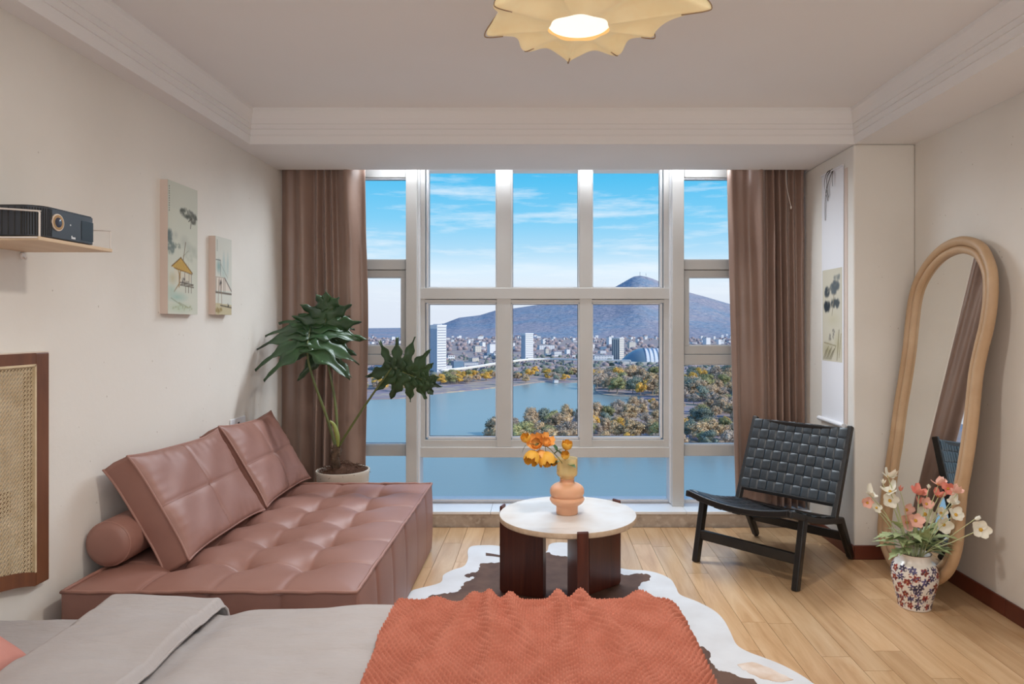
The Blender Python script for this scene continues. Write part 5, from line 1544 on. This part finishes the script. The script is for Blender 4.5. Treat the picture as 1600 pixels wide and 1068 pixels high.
obj('sensor_window', MB().box(x1p, x1p + .0012, 2.321, y1p - .004, z0p + .010, z1p - .018), M['projector_dark'], pj)
# small white mark printed near the lower edge
for k in range(4):
    y = 2.272 + k * .005
    obj('printed_mark', MB().box(x1p, x1p + .0008, y, y + .0036, z0p + .008, z0p + .008 + (.010 if k == 0 else .0065)), M['white_mark'], pj)
for yy_ in (2.15, 2.36):
    for xx_ in (-1.81, -1.60): obj('foot', MB().tube([(xx_, yy_, zb + .012), (xx_, yy_, z0p + .001)], .008, 10), M['projector_dark'], pj)

# ------------------------------------------------------------------ cane headboard panel on the left wall
hb = thing('cane_headboard', 'woven cane headboard with a walnut frame on the left wall', 'headboard', (XL, 2.1, .47))
HX0, HX1 = XL + .002, XL + .030
ye, zt_, zb_ = 2.535, 1.310, .468
def hb_bottom(y): t = max(0, ye - .068 - y); return zb_ + .055 * (1 - math.exp(-t / .14)) + .05 * min(1, t / .9) ** 1.5
yn_ = 1.05
o = obj('stile', MB().box(HX0, HX1, ye - .068, ye, zb_, zt_), M['panel_wood'], hb); bevel(o, .004)
obj('top_rail', MB().box(HX0, HX1, yn_, ye - .0685, zt_ - .044, zt_), M['panel_wood'], hb)
ys_ = np.linspace(yn_, ye - .0685, 30)
mb = MB(); v = []
for y in ys_: 
    z = hb_bottom(y); v += [(HX0, y, z), (HX1, y, z), (HX1, y, z + .05), (HX0, y, z + .05)]
f = [(0, 1, 2, 3), tuple(29 * 4 + k for k in (3, 2, 1, 0))] + [(i * 4 + q, (i + 1) * 4 + q, (i + 1) * 4 + (q + 1) % 4, i * 4 + (q + 1) % 4) for i in range(29) for q in range(4)]
obj('bottom_rail', mb.add(v, f), M['panel_wood'], hb)
obj('stile', MB().box(HX0, HX1, yn_ - .068, yn_, zb_ + .1, zt_), M['panel_wood'], hb)
obj('edge_band', MB().box(HX0, HX1 - .004, ye, ye + .003, zb_, zt_ + .003).box(HX0, HX1 - .004, yn_, ye, zt_, zt_ + .003), M['panel_edge'], hb)
# rebate behind the cane, spline strip, then the weave
cy0, cy1, cz0, cz1 = yn_, ye - .068, zb_ + .05, zt_ - .044
obj('rebate', MB().box(HX0, HX0 + .008, cy1 - .022, cy1, cz0, cz1 - .019).box(HX0, HX0 + .008, cy0, cy1, cz1 - .018, cz1), M['panel_wood'], hb)
obj('mount_block', MB().box(HX0, HX0 + .010, 2.30, 2.375, .755, .835), M['panel_wood'], hb)
obj('cane_spline', MB().box(HX0 + .016, HX1 + .002, cy1 - .006, cy1 + .002, cz0, cz1).box(HX0 + .016, HX1 + .002, cy0, cy1, cz1 - .004, cz1 + .004), M['cane'], hb)
mb = MB(); pit = .0155
cw = .0022
def strip(p, q, x): mb.beam((x, *p), (x, *q), .0006 if False else cw, .0008, up=(1, 0, 0))
k = 0
yy_ = cy1 - .006
while yy_ > cy0:
    zlo = hb_bottom(yy_) + .05
    for d_ in (-.0022, .0022): strip((yy_ + d_, zlo), (yy_ + d_, cz1), HX0 + .020)
    yy_ -= pit
zz_ = cz1 - .006
while zz_ > hb_bottom(cy1) + .05:
    for d_ in (-.0022, .0022): strip((cy0, zz_ + d_), (cy1, zz_ + d_), HX0 + .0212)
    zz_ -= pit
for s in (1, -1):
    n_ = int((cy1 - cy0 + cz1 - cz0) / pit)
    for i in range(n_):
        o_ = i * pit
        # clip a 45 degree line to the opening
        ya = cy0 + o_ if s > 0 else cy0 + o_
        y_a, z_a = (cy1 - o_, cz1) if s > 0 else (cy1 - o_, cz0)
        t0 = max(0, cy0 - y_a)
        t1 = min(cz1 - cz0, cy1 - y_a)
        if t1 - t0 < .004: continue
        pa = (y_a + t0, z_a - s * t0); pb = (y_a + t1, z_a - s * t1)
        if s < 0:
            pa = (y_a + t0, cz0 + t0); pb = (y_a + t1, cz0 + t1)
        zl = hb_bottom(cy1) + .05
        strip(pa, pb, HX0 + .0224 + (0 if s > 0 else .001))
o = obj('cane_weave', mb, M['cane'], hb); o['kind'] = 'stuff'

# ------------------------------------------------------------------ bed
BX0, BX1, BY0, BY1 = XL + .036, .44, .55, 2.30
bed = thing('bed', 'low bed with pale mattress sheet in the foreground', 'bed', ((BX0 + BX1) / 2, (BY0 + BY1) / 2, 0))
bevel(obj('base', MB().box(BX0 + .02, BX1 - .03, BY0 + .02, BY1 - .03, .06, .20), M['panel_wood'], bed), .01)
for a in (BX0 + .1, BX1 - .12):
    for b in (BY0 + .1, BY1 - .12): obj('leg', MB().box(a - .03, a + .03, b - .03, b + .03, 0, .06), M['panel_wood'], bed)
bevel(obj('mattress', MB().box(BX0, BX1 - .012, BY0, BY1 - .012, .20, .425), M['bedding'], bed), .045, 5)
from mathutils import noise as mn
def nz3(x, y, z=0): return mn.noise(Vector((x, y, z)))
def wr(x, y):     # soft washed-cotton wrinkles
    return .011 * nz3(x * 2.2, y * 7, 3) + .009 * nz3(x * 4 + y * 3, y * 15, 7) + .004 * nz3(x * 11, y * 26, 1) + .010 * nz3(x * 1.6 + 1.4 * y, y * 2.2 - x, 5)
sheet = thing('fitted_sheet', 'pale wrinkled sheet showing beside the pink pillow', 'sheet', (-1.6, 1.5, .43))
def sheet_pt(u, v):
    x = BX0 + .004 + u * .55; y = BY0 + v * (BY1 + .0 - BY0)
    z = .4275 + .6 * wr(x * 1.3 + 4, y * 1.4) + .002
    if y > BY1 - .03: z -= (y - (BY1 - .03)) ** 2 * 30
    return (x, y, max(z, .4262 if y < BY1 - .04 else 0))
o = obj('cloth', MB().grid(sheet_pt, 60, 110), M['bedding'], sheet, 180)
# duvet: body with a turned-down band along the head side
dv = thing('duvet', 'pale grey-beige cotton duvet spread over the bed with turned-down top', 'duvet', (-.5, 1.5, .43))
DX0, DX1 = -1.42, BX1 + .012
def drop(y, x, z, lip=.018, far=BY1 + .012):
    """rounds the cloth down over the far side of the mattress; y runs past the edge by arc length"""
    e = far - .05
    if y <= e: return y, z
    s = y - e; R_ = .05
    if s < R_ * 1.5708: 
        a = s / R_; return e + R_ * math.sin(a), z - R_ * (1 - math.cos(a))
    return far + .004 * math.sin(20 * x), z - R_ - (s - R_ * 1.5708)
def dropx(x, z):
    e = DX1 - .05
    if x <= e: return x, z
    s = x - e; R_ = .05
    if s < R_ * 1.5708:
        a = s / R_; return e + R_ * math.sin(a), z - R_ * (1 - math.cos(a))
    return DX1, z - R_ - (s - R_ * 1.5708)
def duvet_pt(u, v):
    x = -1.10 + u * (DX1 + .20 + 1.10); y = BY0 + v * (BY1 + .22 - BY0)
    z = .462 + wr(x, y) + .006 * math.sin(2.1 * x + 1)
    z -= .018 * math.exp(-((x + 1.06) / .05) ** 2)
    yy, z2 = drop(y, x, z)
    xx, z3 = dropx(x, z2)
    return (xx, yy, z3)
o = obj('cover', MB().grid(duvet_pt, 150, 170), M['bedding'], dv, 180)
sm_ = o.modifiers.new('s', 'SOLIDIFY'); sm_.thickness = .008; sm_.offset = 1
def band_pt(u, v):
    y = BY0 + v * (BY1 + .20 - BY0)
    xa = -1.455 + .03 * math.sin(2 * y); xb = -1.058 + .035 * (BY1 - y) * 0 + .012 * math.sin(5 * y)
    xb -= .022 * (BY1 - y)
    x = xa + (xb - xa) * u
    h_ = min(1, (u + .001) / .12) ** .5 * min(1, (1 - u + .001) / .05) ** .5
    z = .446 + .056 * h_ + wr(x + 9, y + 2) * .9 * h_ + .006 * math.sin(5 * u) + .004 * nz3(x * 6, y * 2.5, 9)
    if u < .004: z = .433
    if u > .996: z = .466
    yy, z2 = drop(y, x, z, far=BY1 + .026)
    return (x, yy, z2)
o = obj('turned_down_band', MB().grid(band_pt, 60, 170), M['bedding'], dv, 180)
obj('hem', MB().tube([Vector(band_pt(.985, v)) + Vector((.004, 0, -.004)) for v in np.linspace(.0, .96, 80)], .0045, 6), M['bedding'], dv, 180)
# knitted throw
tw = thing('knitted_throw', 'terracotta knitted throw blanket across the foot of the bed', 'blanket', (0, 1.8, .47))
ridges = [(-.225, -.25, .026, .034), (-.165, .02, .026, .042), (-.105, .22, .026, .030), (.050, .04, .024, .036), (.140, .24, .026, .036), (.32, .40, .034, .030), (-.36, -.4, .03, .014)]
nu_t, nv_t = 430, 470
TL0 = 1.30; LENY = BY1 + .24 - 1.30
def throw_h(x, y):
    z = 0
    for x0, sl, w, h_ in ridges:
        c = x0 + sl * (BY1 - y) + .012 * math.sin(9 * y + x0 * 20)
        z += h_ * math.exp(-((x - c) / w) ** 2) * (.30 + .70 * math.exp(-((BY1 - y) / .34) ** 2))
    return z
def throw_pt(u, v):
    x = -.478 + .010 * math.sin(7 * v) + u * TL0; y = 1.30 + v * LENY
    p_ = .0162
    i = math.floor(y / (p_ * .8)); bob = abs(math.sin(math.pi * (x / p_ + .5 * (i % 2)))) * abs(math.sin(math.pi * y / (p_ * .8)))
    z = .462 + wr(x, y) + .006 * math.sin(2.1 * x + 1) + .016 + throw_h(x, y)
    z += .0120 * bob ** 1.4 + .0006 * nz3(x * 200, y * 200)
    yy, z2 = drop(y, x, z, far=BY1 + .034)
    e = DX1 + .018 - .07
    xx, z3 = x, z2
    if x > e:
        R_ = .07; s = x - e
        if s < R_ * 1.5708: a = s / R_; xx, z3 = e + R_ * math.sin(a), z2 - R_ * (1 - math.cos(a))
        else: xx, z3 = e + R_ + .05 * (s - R_ * 1.57) + .01 * math.sin(14 * y), z2 - R_ - (s - R_ * 1.5708)
        if bob: xx += .003 * bob
    return (xx, yy, max(z3, .012))
o = obj('knit', MB().grid(throw_pt, nu_t, nv_t), M['throw'], tw, 180)
# pillow at the head
pi_ = thing('pillow', 'pink cotton pillow corner at the left edge of the bed', 'pillow', (-1.66, 1.72, .44))
def pil(sgn):
    def fn(u, v):
        a, b = 2 * u - 1, 2 * v - 1
        q = max(0, 1 - a ** 4) ** .55 * max(0, 1 - b ** 4) ** .55
        ax = a * (1 - .10 * (1 - b * b) * 0 - .06 * (1 - abs(b)))
        by = b * (1 - .06 * (1 - abs(a)))
        loc = Vector((ax * .22, by * .33, sgn * (.085 * q + .001) + .004 * math.sin(8 * a + 5 * b) * q))
        return Matrix.Translation((-1.655, 1.63, .555)) @ Matrix.Rotation(math.radians(28), 4, 'Y') @ loc
    return fn
obj('top_cover', MB().grid(pil(1), 36, 44), M['pillow'], pi_, 180)
obj('under_cover', MB().grid(pil(-1), 36, 44), M['pillow'], pi_, 180)
